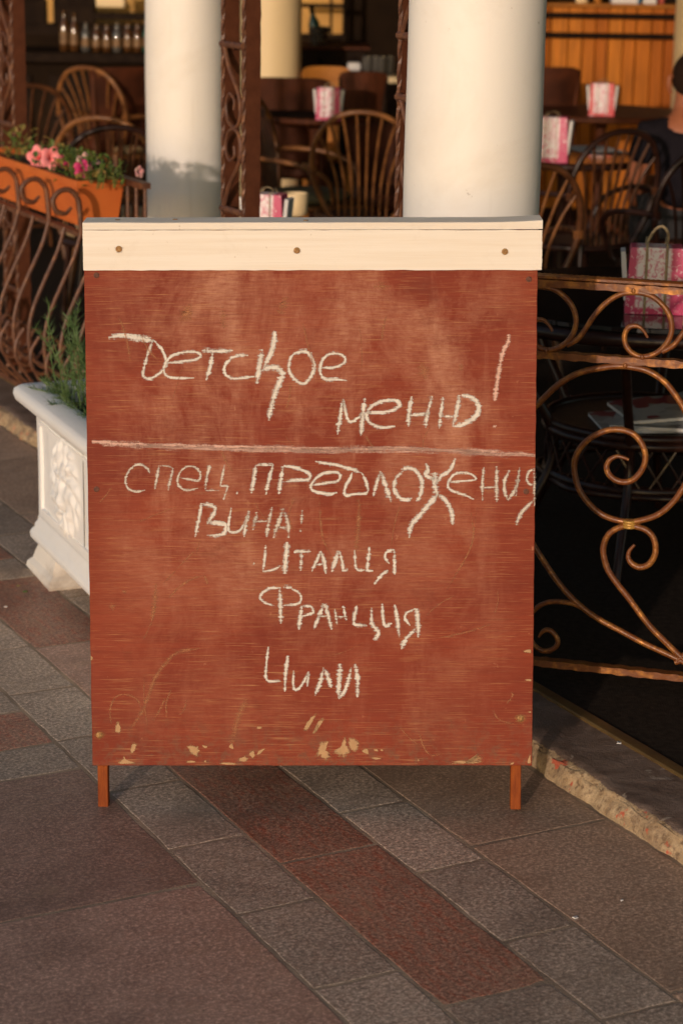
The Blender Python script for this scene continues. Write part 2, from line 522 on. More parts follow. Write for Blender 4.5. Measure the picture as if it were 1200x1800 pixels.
# ------------------------------------------------------------------ ground, paving, kerb, terrace
g = MB().add([(-900, -900, -.03), (900, -900, -.03), (900, 900, -.03), (-900, 900, -.03)], [(0, 1, 2, 3)]).build('ground', SL_BROWN, None, 0)
struct(g)
pv = MB().add([UV(-3, -1, -.0009), UV(2.40, -1, -.0009), UV(2.40, 9.5, -.0009), UV(-3, 9.5, -.0009)], [(0, 1, 2, 3)]).build('pavement', MORTAR, None, 0)
struct(pv)
def slab(u0, u1, v0, v1, mat):
    gap = .0030
    u0, u1, v0, v1 = u0 + gap, u1 - gap, v0 + gap, v1 - gap
    cu, cv = (u0 + u1) / 2, (v0 + v1) / 2
    hu, hv = (u1 - u0) / 2, (v1 - v0) / 2
    ring = []
    nu, nv = 6, 8
    for i in range(nu): ring.append((-hu + 2 * hu * i / nu, -hv))
    for i in range(nv): ring.append((hu, -hv + 2 * hv * i / nv))
    for i in range(nu): ring.append((hu - 2 * hu * i / nu, hv))
    for i in range(nv): ring.append((-hu, hv - 2 * hv * i / nv))
    n = len(ring)
    top, mid, bot = [], [], []
    tx, ty = random.uniform(-.0008, .0008), random.uniform(-.0008, .0008)
    for i, (x, y) in enumerate(ring):
        corner = i in (0, nu, nu + nv, 2 * nu + nv)
        j = .0016
        x2, y2 = x + random.uniform(-j, j), y + random.uniform(-j, j)
        ch = random.uniform(.002, .0042) + (random.choice((0, .003, .006)) if corner else 0)
        s = 1 - ch / max(hu, .001)
        s2 = 1 - ch / max(hv, .001)
        z = x * tx + y * ty
        top.append((x2 * s, y2 * s2, z))
        mid.append((x2, y2, z - .0011))
        bot.append((x2, y2, -.02))
    F = [tuple(range(n))]
    for i in range(n):
        k = (i + 1) % n
        F.append((n + i, n + k, k, i))
        F.append((2 * n + i, 2 * n + k, n + k, n + i))
    o = MB().add(top + mid + bot, F).build('paving_slab', mat, pv, 0)
    o.location = UV(cu, cv, random.uniform(-.0003, 0.0))
    o.rotation_euler = (0, 0, SA)
# large purple-brown slabs left of the band
vv = [-.93, -.30, .32, .94, 1.56, 2.18, 2.81, 3.437, 4.062]
for i in range(len(vv) - 1):
    for j in range(6):
        slab(1.502 - .63 * (j + 1), 1.502 - .63 * j, vv[i], vv[i + 1], SL_PURPLE)
for j in range(12):                                   # cross band behind them: grey, red, grey
    a = 1.502 - .3125 * (j + 1)
    slab(a, a + .3125, 4.062, 4.222, SL_GREY)
    slab(a, a + .3125, 4.437, 4.60, SL_GREY)
for j in range(6):
    slab(1.502 - .625 * (j + 1), 1.502 - .625 * j, 4.222, 4.437, SL_RED)
for i in range(7):
    for j in range(6):
        slab(1.502 - .63 * (j + 1), 1.502 - .63 * j, 4.60 + .63 * i, 4.60 + .63 * (i + 1), SL_PURPLE)
k = 3.600 - .3135 * 14
while k < 9.2:                                        # band running along the kerb
    slab(1.502, 1.667, k, k + .3135, SL_GREY)
    slab(1.880, 2.036, k - .297, k + .0165, SL_GREY)
    k += .3135
cuts = [-.93, -.31, .31, .93, 1.55, 2.20, 2.828, 3.452, 4.075, 4.832, 5.40, 5.583, 6.2, 6.82, 7.44, 8.06, 8.7]
kinds = ['r', 'r', 'r', 'r', 'r', 'g', 'r', 'r', 'b', 'r', 'g', 'r', 'b', 'r', 'r', 'r']
for i, kd in enumerate(kinds):
    slab(1.667, 1.880, cuts[i], cuts[i + 1], {'r': SL_RED, 'g': SL_GREY, 'b': SL_PURPLE}[kd])
k = 3.365 - .66 * 6
while k < 9.0:
    slab(2.036, 2.356, k, k + .66, SL_BROWN)
    k += .66

def mk_kerb():
    t = NT('worn_kerb_stone')
    o = t.coord()
    at = t.n('Attribute', {'attribute_name': 'chip'}).outputs['Fac']
    edge = t.math('ADD', at, t.math('MULTIPLY', t.math('SUBTRACT', t.noise(o, 45, 5, .7), .5), .9))
    msk = t.ramp(edge, [(.46, 0.0), (.56, 1.0)])
    cem = t.mix(t.ramp(t.noise(o, 9, 6, .7, .8), [(.38, 0.0), (.62, 1.0)]), (.150, .098, .072), (.265, .190, .150))
    cem = t.mix(t.ramp(t.noise(o, 5, 4, .6), [(.58, 0.0), (.64, .7)]), cem, (.075, .048, .038))
    cem = t.mix(t.ramp(t.noise(o, 16, 3, .6, 1.2), [(.66, 0.0), (.70, .8)]), cem, (.42, .34, .27))
    stn = t.mix(t.ramp(t.noise(o, 38, 5, .7), [(.35, 0.0), (.65, 1.0)]), (.34, .23, .125), (.56, .42, .26))
    stn = t.mix(t.ramp(t.noise(o, 70, 3, .6), [(.52, 0.0), (.66, .8)]), stn, (.17, .105, .06))
    stn = t.mix(t.ramp(t.noise(t.coord(loc=(7, 3, 1)), 11, 5, .7), [(.48, 0.0), (.66, .75)]), stn, (.20, .13, .085))
    stn = t.mix(t.ramp(t.noise(t.coord(loc=(4, 2, 0)), 17, 3, .6), [(.63, 0.0), (.67, .85)]), stn, (.55, .10, .05))
    t.P('Base Color', t.mix(msk, cem, stn))
    t.P('Roughness', t.mix(msk, (.5, .5, .5), (.9, .9, .9)))
    t.bump(t.math('ADD', t.noise(o, 120, 5, .7), t.math('MULTIPLY', t.noise(o, 28, 4), 1.4)), .6, .006)
    return t.mat
KERB = mk_kerb()
sec = [0, .2, .45, .7, .9, 1.0] + [1.0 + .1 * k for k in range(1, 6)] + [2.0 + k / 7 for k in range(0, 8)]
nvk = 620
V0, V1 = 1.0, 9.0
kv, kf, chip = [], [], []
for i in range(nvk + 1):
    v = V0 + (V1 - V0) * i / nvk
    w = .004 + .022 * max(0.0, noise.noise((v * 4.1, 3, 1)) + .20) + .010 * abs(noise.noise((v * 17, 0, 5)))
    back = .010 * noise.noise((v * 5, 9, 2)) + .005 * noise.noise((v * 21, 1, 7))
    for s in sec:
        if s <= 1.0:
            z = -.012 + s * .046
            u = 2.360 + back + .008 * noise.noise((v * 16, s * 2.2, 4)) + .004 * noise.noise((v * 48, s * 6, 1)) + .016 * s ** 2.2
            c = 1.0
        elif s < 2.0:
            q = s - 1.0
            u = 2.360 + back + .016 + w * q
            z = .034 + .009 * math.sin(q * 1.5) + .006 * noise.noise((v * 19, q * 2.4, 8)) + .003 * noise.noise((v * 60, q * 5, 2))
            c = 1.0 - .25 * q
        else:
            q = s - 2.0
            u0_ = 2.360 + back + .016 + w * 1.04
            u = u0_ + (2.546 - u0_) * q
            z = .0455 + .0025 * noise.noise((v * 5, u * 5, 3)) + .0012 * noise.noise((v * 22, u * 22, 3))
            c = .3 if q == 0 else max(0.0, .62 * (noise.noise((v * 7, u * 13, 20)) - .10))
        kv.append(UV(u, v, z))
        chip.append(c)
ns = len(sec)
for i in range(nvk):
    for j in range(ns - 1):
        kf.append((i * ns + j, i * ns + j + 1, (i + 1) * ns + j + 1, (i + 1) * ns + j))
kb = MB().add(kv, [tuple(reversed(f)) for f in kf]).build('kerb', KERB, None, 60)
at = kb.data.attributes.new('chip', 'FLOAT', 'POINT')
at.data.foreach_set('value', chip)
struct(kb)
st = MB()
Mrot = Matrix.Rotation(SA, 3, 'Z')
prof = [(2.546, -.01), (2.546, .0485), (2.549, .0515), (2.574, .0525), (2.577, .051), (2.577, -.01)]
vs = [UV(u, v, z + .0008 * noise.noise((v * 3, u, 0))) for v in [1.0 + .2 * i for i in range(41)] for (u, z) in prof]
st.add(vs, [(i * 6 + j + 6, i * 6 + j + 7, i * 6 + j + 1, i * 6 + j) for i in range(40) for j in range(5)])
struct(st.build('brass_edging', BRASS, None, 30))
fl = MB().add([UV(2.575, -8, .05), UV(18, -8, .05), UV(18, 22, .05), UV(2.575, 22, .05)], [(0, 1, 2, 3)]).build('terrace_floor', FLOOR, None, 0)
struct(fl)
# covered hall behind: ceiling, back wall, unseen side walls added to cut sky light
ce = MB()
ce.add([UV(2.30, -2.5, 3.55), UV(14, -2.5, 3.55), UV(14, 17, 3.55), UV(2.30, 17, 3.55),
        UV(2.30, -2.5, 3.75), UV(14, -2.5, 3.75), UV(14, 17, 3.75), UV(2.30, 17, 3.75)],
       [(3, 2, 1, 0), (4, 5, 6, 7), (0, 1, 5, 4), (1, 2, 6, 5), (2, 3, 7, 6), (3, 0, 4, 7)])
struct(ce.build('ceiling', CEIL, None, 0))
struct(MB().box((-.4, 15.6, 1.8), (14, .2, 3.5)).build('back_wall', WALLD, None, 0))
struct(MB().box((6.2, 12, 1.8), (.2, 7.0, 3.5)).build('unseen_side_wall', WALLD, None, 0))
struct(MB().box((-7.3, 14.0, 1.8), (.2, 3.0, 3.5)).build('unseen_side_wall', WALLD, None, 0))

# ------------------------------------------------------------------ the menu board
lean = math.radians(7.5)
by0 = 4.0805
bn = Vector((0, -math.cos(lean), math.sin(lean)))           # towards the camera
bex = Vector((1, .002, .0165)); bex = (bex - bn * bex.dot(bn)).normalized()
bup = bn.cross(bex) * -1
if bup.z < 0: bup = -bup
borg = Vector((-.055, by0, 0))
BM = Matrix((bex, -bn, bup)).transposed()                   # local x right, y into the board, z up the board
board = thing('sandwich_board', 'red-brown chalk menu board with cream top rail standing on the paving', 'menu board', borg)
board.rotation_euler = BM.to_euler()
BMI = BM.inverted()
def bpx(u, v):
    p = BMI @ (plane_hit(u, v, borg, bn) - borg)
    return p.x, p.z
def wl(p):                                                  # world point -> board coordinates
    return BMI @ (Vector(p) - borg)
xl, zb_ = bpx(160, 1345)
xr, zt_ = bpx(947, 478)
x0a, z0a = bpx(151, 480); x1a, _ = bpx(947, 480); x0b, z0b = bpx(160, 1346); x1b, _ = bpx(932, 1346)
PXL, PXR, PZB = (x0a + x0b) / 2, (x1a + x1b) / 2, z0b
PZT = bpx(550, 404)[1]
# front panel: fine-edged sheet with a slightly ragged rim
def rim_panel(mb, y0, y1, x0, x1, z0, z1, rag=.0005):
    ring = []
    n = 40
    for i in range(n): ring.append((x0 + (x1 - x0) * i / n, z0))
    for i in range(n): ring.append((x1, z0 + (z1 - z0) * i / n))
    for i in range(n): ring.append((x1 - (x1 - x0) * i / n, z1))
    for i in range(n): ring.append((x0, z1 - (z1 - z0) * i / n))
    ring = [(x + random.uniform(-rag, rag), z + random.uniform(-rag, rag)) for x, z in ring]
    k = len(ring)
    cx, cz = (x0 + x1) / 2, (z0 + z1) / 2
    V = [(cx + (x - cx) * .9975, y0, cz + (z - cz) * .9975) for x, z in ring] + [(x, y0 + .0012, z) for x, z in ring] + [(x, y1, z) for x, z in ring]
    F = [tuple(range(k)), tuple(reversed(range(2 * k, 3 * k)))]
    for i in range(k):
        j = (i + 1) % k
        F += [(k + i, k + j, j, i), (2 * k + i, 2 * k + j, k + j, k + i)]
    return mb.add(V, F)
panel = rim_panel(MB(), 0, .011, PXL, PXR, PZB, PZT).build('panel', PANEL, board, 30)
panel['label'] = 'red-brown painted plywood face covered with chalk lettering'
# legs of the front frame, set behind the sheet
def leg(px0, px1, pybot, zbot):
    xa, _ = bpx(px0, 1380); xb, zb2 = bpx((px0 + px1) / 2, pybot)
    xb_, _ = bpx(px1, 1380)
    zc = (zb2 + PZT) / 2
    return MB().bbox(((xa + xb_) / 2, .011 + .0155, zc), (xb_ - xa, .030, PZT - zb2), None, .0015).build('leg', LEGWOOD, board, 30)
leg(171, 189, 1431, 0)
leg(898, 916, 1426, 0)
# rear sheet and legs, hinged at the top
ytop = .0
tw = borg + BM @ Vector((0, .011 + .030, PZT))
rear_lean = -lean * 1.0
rn = Vector((0, math.cos(lean), math.sin(lean)))
def rear_pt(x, dep, s):      # x along the board, dep into the rear sheet from its inner face, s down from the top
    return BMI @ (tw - borg + Vector((0, math.sin(lean) * 1.15, -math.cos(lean))) * s + Vector((0, math.cos(lean), math.sin(lean)))* dep) + Vector((x, 0, 0))
def rear_box(name, mat, x0, x1, d0, d1, s0, s1):
    P = [rear_pt(x, d, s) for x in (x0, x1) for d in (d0, d1) for s in (s0, s1)]
    return MB().add(P, [(0, 1, 3, 2), (4, 6, 7, 5), (0, 4, 5, 1), (2, 3, 7, 6), (0, 2, 6, 4), (1, 5, 7, 3)]).build(name, mat, board, 30)
rear_box('rear_panel', PANEL, PXL, PXR, .031, .041, .02, 1.02)
rear_box('leg', LEGWOOD, PXL + .012, PXL + .032, .001, .030, .02, 1.148)
rear_box('leg', LEGWOOD, PXR - .034, PXR - .014, .001, .030, .02, 1.110)
# cream rail round the top: front strip, cap board, rear strip
sx0, sz0 = bpx(148, 475); sx1, _ = bpx(951, 475); _, sz1 = bpx(550, 404.5)
strip = rim_panel(MB(), -.013, -.0003, sx0, sx1, sz0, sz1, .0006).build('front_rail', WHITEWOOD, board, 30)
strip['label'] = 'cream painted rail screwed across the top'
cz0 = sz1 + .0008
_, cz1 = bpx(550, 391)
cth = cz1 - cz0
Mc = Matrix.Rotation(lean * 1.0, 3, 'X')
cap = MB()
cx0, cx1 = bpx(147, 398)[0], bpx(952, 398)[0]
capc = Vector(((cx0 + cx1) / 2, .0225, cz0 + cth / 2 + .0050))
nb = 30
V = []
for i in range(nb + 1):
    x = cx0 + (cx1 - cx0) * i / nb - capc.x
    q = i / nb
    lift = .004 * max(0, (q - .86) / .14) ** 2 + .0006 * noise.noise((q * 9, 0, 0))
    for (y, z) in ((-.0365, -cth / 2), (-.037, -cth / 2 + .0015), (-.037, cth / 2 - .001), (-.0355, cth / 2), (.037, cth / 2), (.037, -cth / 2)):
        zz = z + (lift if z > 0 else lift * .2)
        V.append(capc + Mc @ Vector((x, y, zz)))
F = [(i * 6 + j, i * 6 + (j + 1) % 6, (i + 1) * 6 + (j + 1) % 6, (i + 1) * 6 + j) for i in range(nb) for j in range(6)]
F += [tuple(range(5, -1, -1)), tuple(nb * 6 + j for j in range(6))]
cap.add(V, [tuple(reversed(f)) for f in F])
caprail = cap.build('top_rail', WHITEWOOD, board, 30)
rear_box('rear_rail', WHITEWOOD, sx0, sx1, .042, .054, .012, .10)
def screw(u, v, mat, r=.0062, y=0.0):
    x, z = bpx(u, v)
    Mx = Matrix.Rotation(PI / 2, 3, 'X')
    mb = MB().lathe([(r, -.0005), (r, .0008), (r * .82, .0014), (r * .52, .0015), (r * .45, .0003), (r * .2, .0002), (r * .14, .0013), (0.0001, .0013)], 18, (x, y, z), Mx)
    return mb.build('screw', mat, strip if y < 0 else panel, 30)
for p in ((210.5, 437.5), (522, 440), (886, 442)): screw(*p, RUSTY, y=-.013)
for p in ((170, 484), (929, 491), (170, 860), (924, 864)): screw(*p, DARKSCREW, .0058)
for p in ((175, 1292), (914, 1263)): screw(*p, RUSTY, .0062)
for u, v in ((205, 388), (306, 387.5), (537, 387.5), (900, 387)):
    x, z = bpx(u, v)
    p = capc + Mc @ Vector((x - capc.x, random.uniform(-.01, .01), cth / 2 + .0002))
    MB().lathe([(.005, -.0006), (.005, .0006), (.003, .0008), (.0001, .0004)], 14, p, Mc).build('screw', RUSTY, caprail, 30)
# rust rings bled round the lower screws
RUSTH = mk_chalk('rust_bloom', (.44, .22, .09), .50, .85)
for u, v, r, yy in ((175, 1292, .014, 0), (914, 1263, .015, 0), (210.5, 438.5, .0100, 1), (522, 441, .0092, 1), (886, 443.5, .0100, 1)):
    x, z = bpx(u, v)
    at = MB().add([(x + r * 1.25 * math.cos(a) * s, -.00035 - yy * .013, z + r * math.sin(a) * s) for s in (.3, 1) for a in [2 * PI * i / 20 for i in range(20)]],
             [(i, (i + 1) % 20, 20 + (i + 1) % 20, 20 + i) for i in range(20)]).build('rust_ring', RUSTH, strip if yy else panel, 0)
    ca = at.data.attributes.new('core', 'FLOAT', 'POINT')
    ca.data.foreach_set('value', [1.0] * 20 + [0.0] * 20)

# chalk writing: every letter a part, drawn as strokes of chalk on the face
ZR = {'A': (130, 370, 2.791), 'B': (540, 370, 2.791), 'C': (140, 760, 2.857), 'D': (540, 760, 2.857), 'E': (140, 1100, 2.857), 'F': (540, 1100, 2.857), 'P': (0, 0, 1.0)}
lift = [0.0]
def with_core(o, vals):
    at = o.data.attributes.new('core', 'FLOAT', 'POINT')
    at.data.foreach_set('value', vals)
    return o
def chalk(name, strokes, mat=None, wmul=1.0, taper=True):
    mb = MB()
    cores = []
    lift[0] = (lift[0] + .00003) % .0004
    for (zone, pts, w) in strokes:
        ox, oy, sc = ZR[zone]
        px = [Vector((ox + x / sc, oy + y / sc, 0)) for x, y in pts]
        path = cr(px, 7)
        hw = w / sc / 2 * .001085 * 1.42 * wmul
        loc = []
        for p in path:
            x, z = bpx(p.x, p.y)
            loc.append(Vector((x, 0, z)))
        n = len(loc)
        V = []
        off = random.uniform(0, 50)
        for i, p in enumerate(loc):
            a, b = loc[max(0, i - 1)], loc[min(n - 1, i + 1)]
            t = (b - a).normalized() if (b - a).length > 1e-9 else Vector((1, 0, 0))
            nn = Vector((-t.z, 0, t.x))
            q = i / max(1, n - 1)
            k = 1.0 + .30 * noise.noise((i * .55, off, 0))
            if taper: k *= min(1, .55 + q * 6, .45 + (1 - q) * 5)
            k2 = 1.0 + .35 * noise.noise((i * .8, off, 9))
            dn = Vector((0, -.0006 - lift[0], 0))
            kp = 1.8 * k
            V += [p + nn * hw * kp + dn, p + dn, p - nn * hw * kp * k2 + dn]
            endf = 1.0 if 2 < i < n - 3 else .75
            press = .92 + .22 * noise.noise((q * 3.0, off, 4))
            cores.extend([0.0, endf * press, 0.0])
        mb.add(V, [f for i in range(n - 1) for f in ((3 * i, 3 * i + 1, 3 * i + 4, 3 * i + 3), (3 * i + 1, 3 * i + 2, 3 * i + 5, 3 * i + 4))])
    return with_core(mb.build(name, mat or CHALK, panel, 0), cores)
LET = [
 [('A', [(170, 625), (230, 612), (290, 622), (350, 632), (395, 640)], 20), ('A', [(395, 640), (430, 680), (452, 730), (450, 760), (420, 800), (370, 825), (340, 810), (345, 770), (365, 700), (382, 650), (392, 628)], 11)],
 [('A', [(455, 745), (540, 740), (600, 730), (622, 712), (600, 695), (540, 695), (490, 708), (455, 740), (442, 780), (455, 810), (500, 822), (590, 822)], 10)],
 [('A', [(628, 687), (700, 688), (780, 688)], 16), ('A', [(682, 695), (668, 770), (648, 832)], 15)],
 [('A', [(855, 710), (800, 712), (760, 735), (738, 770), (745, 805), (775, 822), (830, 822), (885, 815)], 11)],
 [('A', [(925, 680), (912, 750), (898, 850)], 17), ('A', [(980, 588), (985, 620), (965, 700), (930, 770)], 19), ('A', [(915, 785), (960, 770), (1000, 775), (1022, 800), (1010, 840), (985, 900), (965, 980), (955, 1030)], 20)],
 [('A', [(1075, 705), (1120, 690), (1155, 705), (1178, 760), (1165, 810), (1125, 850), (1080, 825), (1055, 780), (1060, 730), (1075, 705)], 13)],
 [('B', [(70, 770), (130, 770), (175, 750), (185, 725), (160, 705), (120, 702), (85, 720), (65, 760), (65, 800), (90, 828), (140, 828), (195, 835)], 11)],
 [('B', [(175, 925), (165, 990), (147, 1100)], 15), ('B', [(178, 925), (190, 1000), (210, 1035), (245, 1020), (275, 990)], 10), ('B', [(282, 918), (272, 1000), (262, 1105)], 15)],
 [('B', [(285, 985), (330, 990), (400, 985), (450, 960), (440, 935), (400, 930), (340, 945), (300, 980), (292, 1020), (320, 1050), (370, 1065), (430, 1058)], 13)],
 [('B', [(512, 912), (500, 980), (494, 1060)], 14), ('B', [(500, 1005), (550, 1000), (600, 995)], 13), ('B', [(612, 910), (590, 990), (578, 1065)], 15)],
 [('B', [(665, 915), (655, 990), (645, 1070)], 15), ('B', [(655, 1010), (720, 1015)], 13), ('B', [(745, 905), (730, 990), (712, 1060)], 15), ('B', [(755, 905), (810, 920), (840, 960), (825, 1010), (770, 1045), (715, 1060)], 15)],
 [('C', [(352, 205), (340, 180), (300, 162), (260, 180), (232, 230), (240, 275), (280, 298), (330, 290)], 10)],
 [('C', [(400, 165), (390, 220), (378, 285)], 11), ('C', [(405, 168), (440, 170), (470, 178)], 8), ('C', [(470, 180), (458, 230), (445, 290)], 13)],
 [('C', [(500, 225), (560, 238), (600, 240), (605, 205), (580, 175), (540, 172), (505, 200), (492, 245), (510, 280), (550, 290), (595, 280)], 10)],
 [('C', [(655, 165), (640, 220), (630, 290)], 13), ('C', [(632, 290), (700, 292)], 9), ('C', [(728, 162), (715, 230), (710, 265), (742, 270), (735, 300), (722, 338)], 10)],
 [('C', [(786, 303), (795, 306)], 11)],
 [('C', [(885, 165), (875, 230), (862, 305)], 15), ('C', [(885, 165), (975, 163)], 10), ('C', [(970, 165), (950, 240), (935, 312)], 13)],
 [('C', [(1022, 170), (1010, 240), (1000, 310)], 13), ('C', [(1025, 168), (1090, 180), (1150, 205), (1150, 235), (1090, 240), (1015, 250)], 13)],
 [('D', [(20, 265), (90, 255), (150, 245), (165, 215), (140, 200), (80, 208), (35, 240), (18, 280), (50, 300), (110, 310), (150, 302)], 11)],
 [('D', [(40, 145), (90, 155), (150, 165), (220, 185), (275, 205)], 12), ('D', [(275, 205), (295, 250), (300, 300), (240, 310), (190, 315), (192, 270), (215, 230), (225, 200)], 11)],
 [('D', [(368, 195), (350, 250), (330, 320)], 13), ('D', [(372, 200), (390, 260), (420, 350)], 17)],
 [('D', [(470, 185), (510, 180), (550, 200), (575, 250), (565, 320), (545, 345)], 15), ('D', [(485, 190), (445, 230), (435, 280), (455, 320), (490, 340), (525, 330)], 15)],
 [('D', [(595, 155), (605, 190), (595, 215), (640, 235)], 13), ('D', [(742, 130), (715, 190), (670, 220), (645, 260)], 13), ('D', [(640, 200), (640, 260), (650, 320)], 20), ('D', [(650, 310), (620, 350), (560, 420), (520, 470), (510, 530)], 18), ('D', [(655, 310), (700, 350), (725, 410), (728, 465)], 16)],
 [('D', [(705, 250), (770, 245), (845, 235), (810, 205), (750, 205), (715, 235), (705, 270), (730, 295), (790, 315), (835, 335)], 10)],
 [('D', [(885, 175), (878, 250), (878, 345)], 13), ('D', [(880, 280), (945, 275)], 11), ('D', [(950, 170), (948, 250), (950, 350)], 15)],
 [('D', [(1015, 190), (990, 240), (990, 300), (1010, 345)], 13), ('D', [(1005, 340), (1045, 280), (1065, 175)], 13), ('D', [(1065, 175), (1045, 320)], 9)],
 [('D', [(1140, 180), (1110, 200), (1100, 235), (1115, 260), (1138, 262)], 11), ('D', [(1138, 180), (1138, 370)], 11), ('D', [(1135, 340), (1085, 390), (1060, 430), (1047, 465)], 15)],
 [('C', [(612, 355), (600, 430), (580, 525)], 13), ('C', [(615, 358), (670, 370), (680, 395), (640, 460)], 13), ('C', [(640, 455), (720, 460), (735, 485), (710, 515), (640, 518)], 15)],
 [('C', [(762, 378), (748, 490), (800, 495), (830, 450), (852, 395)], 10), ('C', [(852, 395), (835, 460), (825, 525)], 13)],
 [('C', [(890, 400), (870, 490)], 15), ('C', [(875, 450), (950, 445)], 11), ('C', [(968, 375), (950, 450), (938, 525)], 15)],
 [('C', [(1022, 380), (1000, 450), (972, 530)], 17), ('C', [(1022, 380), (1045, 450), (1050, 530)], 15), ('C', [(990, 480), (1045, 478)], 9)],
 [('C', [(1118, 390), (1112, 460)], 11), ('C', [(1108, 485), (1110, 500)], 11)],
 [('C', [(872, 656), (879, 660)], 10)],
 [('C', [(935, 565), (928, 640), (920, 698)], 10), ('C', [(920, 698), (970, 690), (1010, 670)], 9), ('C', [(1042, 550), (1035, 640), (1028, 710)], 19)],
 [('C', [(1075, 600), (1160, 598)], 13), ('C', [(1115, 605), (1108, 695)], 15)],
 [('D', [(70, 595), (45, 650), (22, 698)], 11), ('D', [(70, 600), (85, 650), (92, 710)], 13), ('D', [(40, 665), (85, 660)], 9)],
 [('D', [(155, 595), (140, 650), (122, 700)], 15), ('D', [(160, 595), (175, 650), (180, 690), (205, 688)], 11)],
 [('D', [(238, 590), (240, 650), (250, 688), (290, 690)], 10), ('D', [(312, 575), (305, 640), (302, 690), (330, 695)], 13)],
 [('D', [(435, 590), (400, 600), (390, 625), (410, 660)], 11), ('D', [(435, 588), (437, 660), (437, 715)], 13), ('D', [(405, 690), (370, 720), (335, 762)], 11)],
 [('C', [(1010, 780), (950, 785), (915, 810), (908, 835), (940, 860), (980, 870)], 10), ('C', [(1005, 785), (1008, 870), (1010, 960)], 15), ('C', [(1022, 775), (1065, 780)], 15), ('C', [(1065, 785), (1105, 810), (1110, 845), (1080, 865), (1020, 868)], 9)],
 [('C', [(1115, 870), (1108, 930), (1100, 990)], 15), ('C', [(1120, 870), (1160, 875), (1170, 905), (1115, 925)], 10)],
 [('D', [(85, 862), (60, 920), (32, 990)], 13), ('D', [(88, 862), (105, 920), (122, 990)], 15), ('D', [(50, 925), (105, 922)], 9)],
 [('D', [(138, 885), (150, 965)], 11), ('D', [(145, 930), (190, 925)], 9), ('D', [(180, 870), (195, 945)], 11)],
 [('D', [(248, 870), (235, 960), (300, 972)], 13), ('D', [(322, 880), (325, 960), (355, 1000), (350, 1025), (330, 1040)], 15)],
 [('D', [(375, 860), (380, 930), (390, 970), (425, 960)], 11), ('D', [(438, 865), (452, 940), (460, 1030)], 15)],
 [('D', [(545, 885), (500, 905), (490, 935), (515, 970)], 10), ('D', [(548, 885), (555, 960), (555, 1030)], 15), ('D', [(545, 985), (500, 1030), (470, 1088)], 15)],
 [('E', [(948, 105), (938, 190), (940, 270), (1010, 278)], 10), ('E', [(1045, 150), (1035, 230), (1030, 330)], 13)],
 [('E', [(1075, 225), (1072, 290), (1085, 322), (1120, 290), (1150, 230)], 11), ('E', [(1150, 230), (1142, 305)], 11)],
 [('F', [(82, 210), (65, 280), (38, 350)], 15), ('F', [(85, 215), (105, 260), (120, 310)], 15)],
 [('F', [(165, 190), (160, 270), (155, 360)], 15), ('F', [(155, 365), (190, 320), (222, 210)], 15), ('F', [(240, 190), (252, 270), (250, 360)], 15)],
]
LIGHT = {11, 12, 13, 14, 29, 30, 31, 24, 25, 26}
for i, s in enumerate(LET):
    chalk('chalk_letter', s, CHALK_L if i in LIGHT else CHALK)
o = chalk('chalk_letter', [('B', [(985, 608), (985, 640), (960, 690), (940, 780), (922, 900), (918, 935)], 14), ('B', [(908, 1060), (928, 1058)], 9)], PINK)
o['label'] = 'pink chalk exclamation mark'
o = chalk('chalk_rule', [('P', [(162, 775.5), (200, 779), (260, 783), (350, 786), (450, 788), (560, 791), (680, 790), (785, 792.5), (890, 797), (940, 800)], 6.5),
                     ('P', [(230, 783), (330, 788), (450, 791), (560, 793), (670, 788), (760, 790), (860, 798), (940, 802)], 4)], PINK)
o['label'] = 'pink chalk line ruled across the board'
for s in ([('E', [(250, 525), (310, 440), (350, 340), (380, 260), (430, 190), (490, 135), (600, 115)], 18)],
          [('E', [(840, 370), (800, 450), (760, 610)], 30)],
          [('E', [(160, 500), (155, 420), (180, 360), (230, 345), (290, 370), (310, 420)], 9)],
          [('E', [(540, 370), (520, 430), (490, 450)], 8), ('E', [(440, 470), (435, 390), (460, 320)], 9)],
          [('F', [(1000, 390), (1030, 350), (1020, 330)], 8), ('F', [(930, 420), (960, 470), (1040, 495)], 8)],
          [('F', [(560, 530), (580, 600), (620, 650), (680, 640)], 8)],
          [('C', [(385, 760), (375, 870), (360, 970)], 22), ('C', [(160, 850), (170, 895)], 22), ('C', [(215, 795), (235, 805)], 20)],
          [('C', [(1075, 330), (1050, 420), (1080, 520)], 10), ('D', [(60, 330), (75, 520), (120, 620)], 10)],
          [('D', [(260, 330), (255, 480), (240, 620)], 20), ('D', [(820, 390), (825, 560), (700, 790)], 8)],
          [('A', [(520, 540), (560, 500), (540, 470)], 40), ('A', [(1000, 500), (1035, 450), (1020, 430)], 44), ('A', [(730, 470), (735, 580)], 26)],
          [('B', [(325, 370), (410, 372)], 30), ('B', [(560, 750), (580, 830)], 40), ('B', [(740, 770), (765, 770)], 30)]):
    for one in s:
        chalk('chalk_smear', [one], SMEAR)
for i in range(34):
    x, y = random.uniform(190, 910), random.uniform(500, 1320)
    L = random.uniform(18, 95)
    a = random.uniform(0, 2 * PI) if random.random() < .5 else PI / 2 + random.uniform(-.5, .5)
    bnd = random.uniform(-.35, .35)
    pts = [(x + L * q * math.cos(a + bnd * q), y + L * q * math.sin(a + bnd * q)) for q in (0, .33, .66, 1)]
    if all(165 < px < 925 and 490 < py < 1335 for px, py in pts):
        chalk('scratch', [('P', pts, random.choice((.9, 1.2, 1.8, 3.5)))], SMEAR)
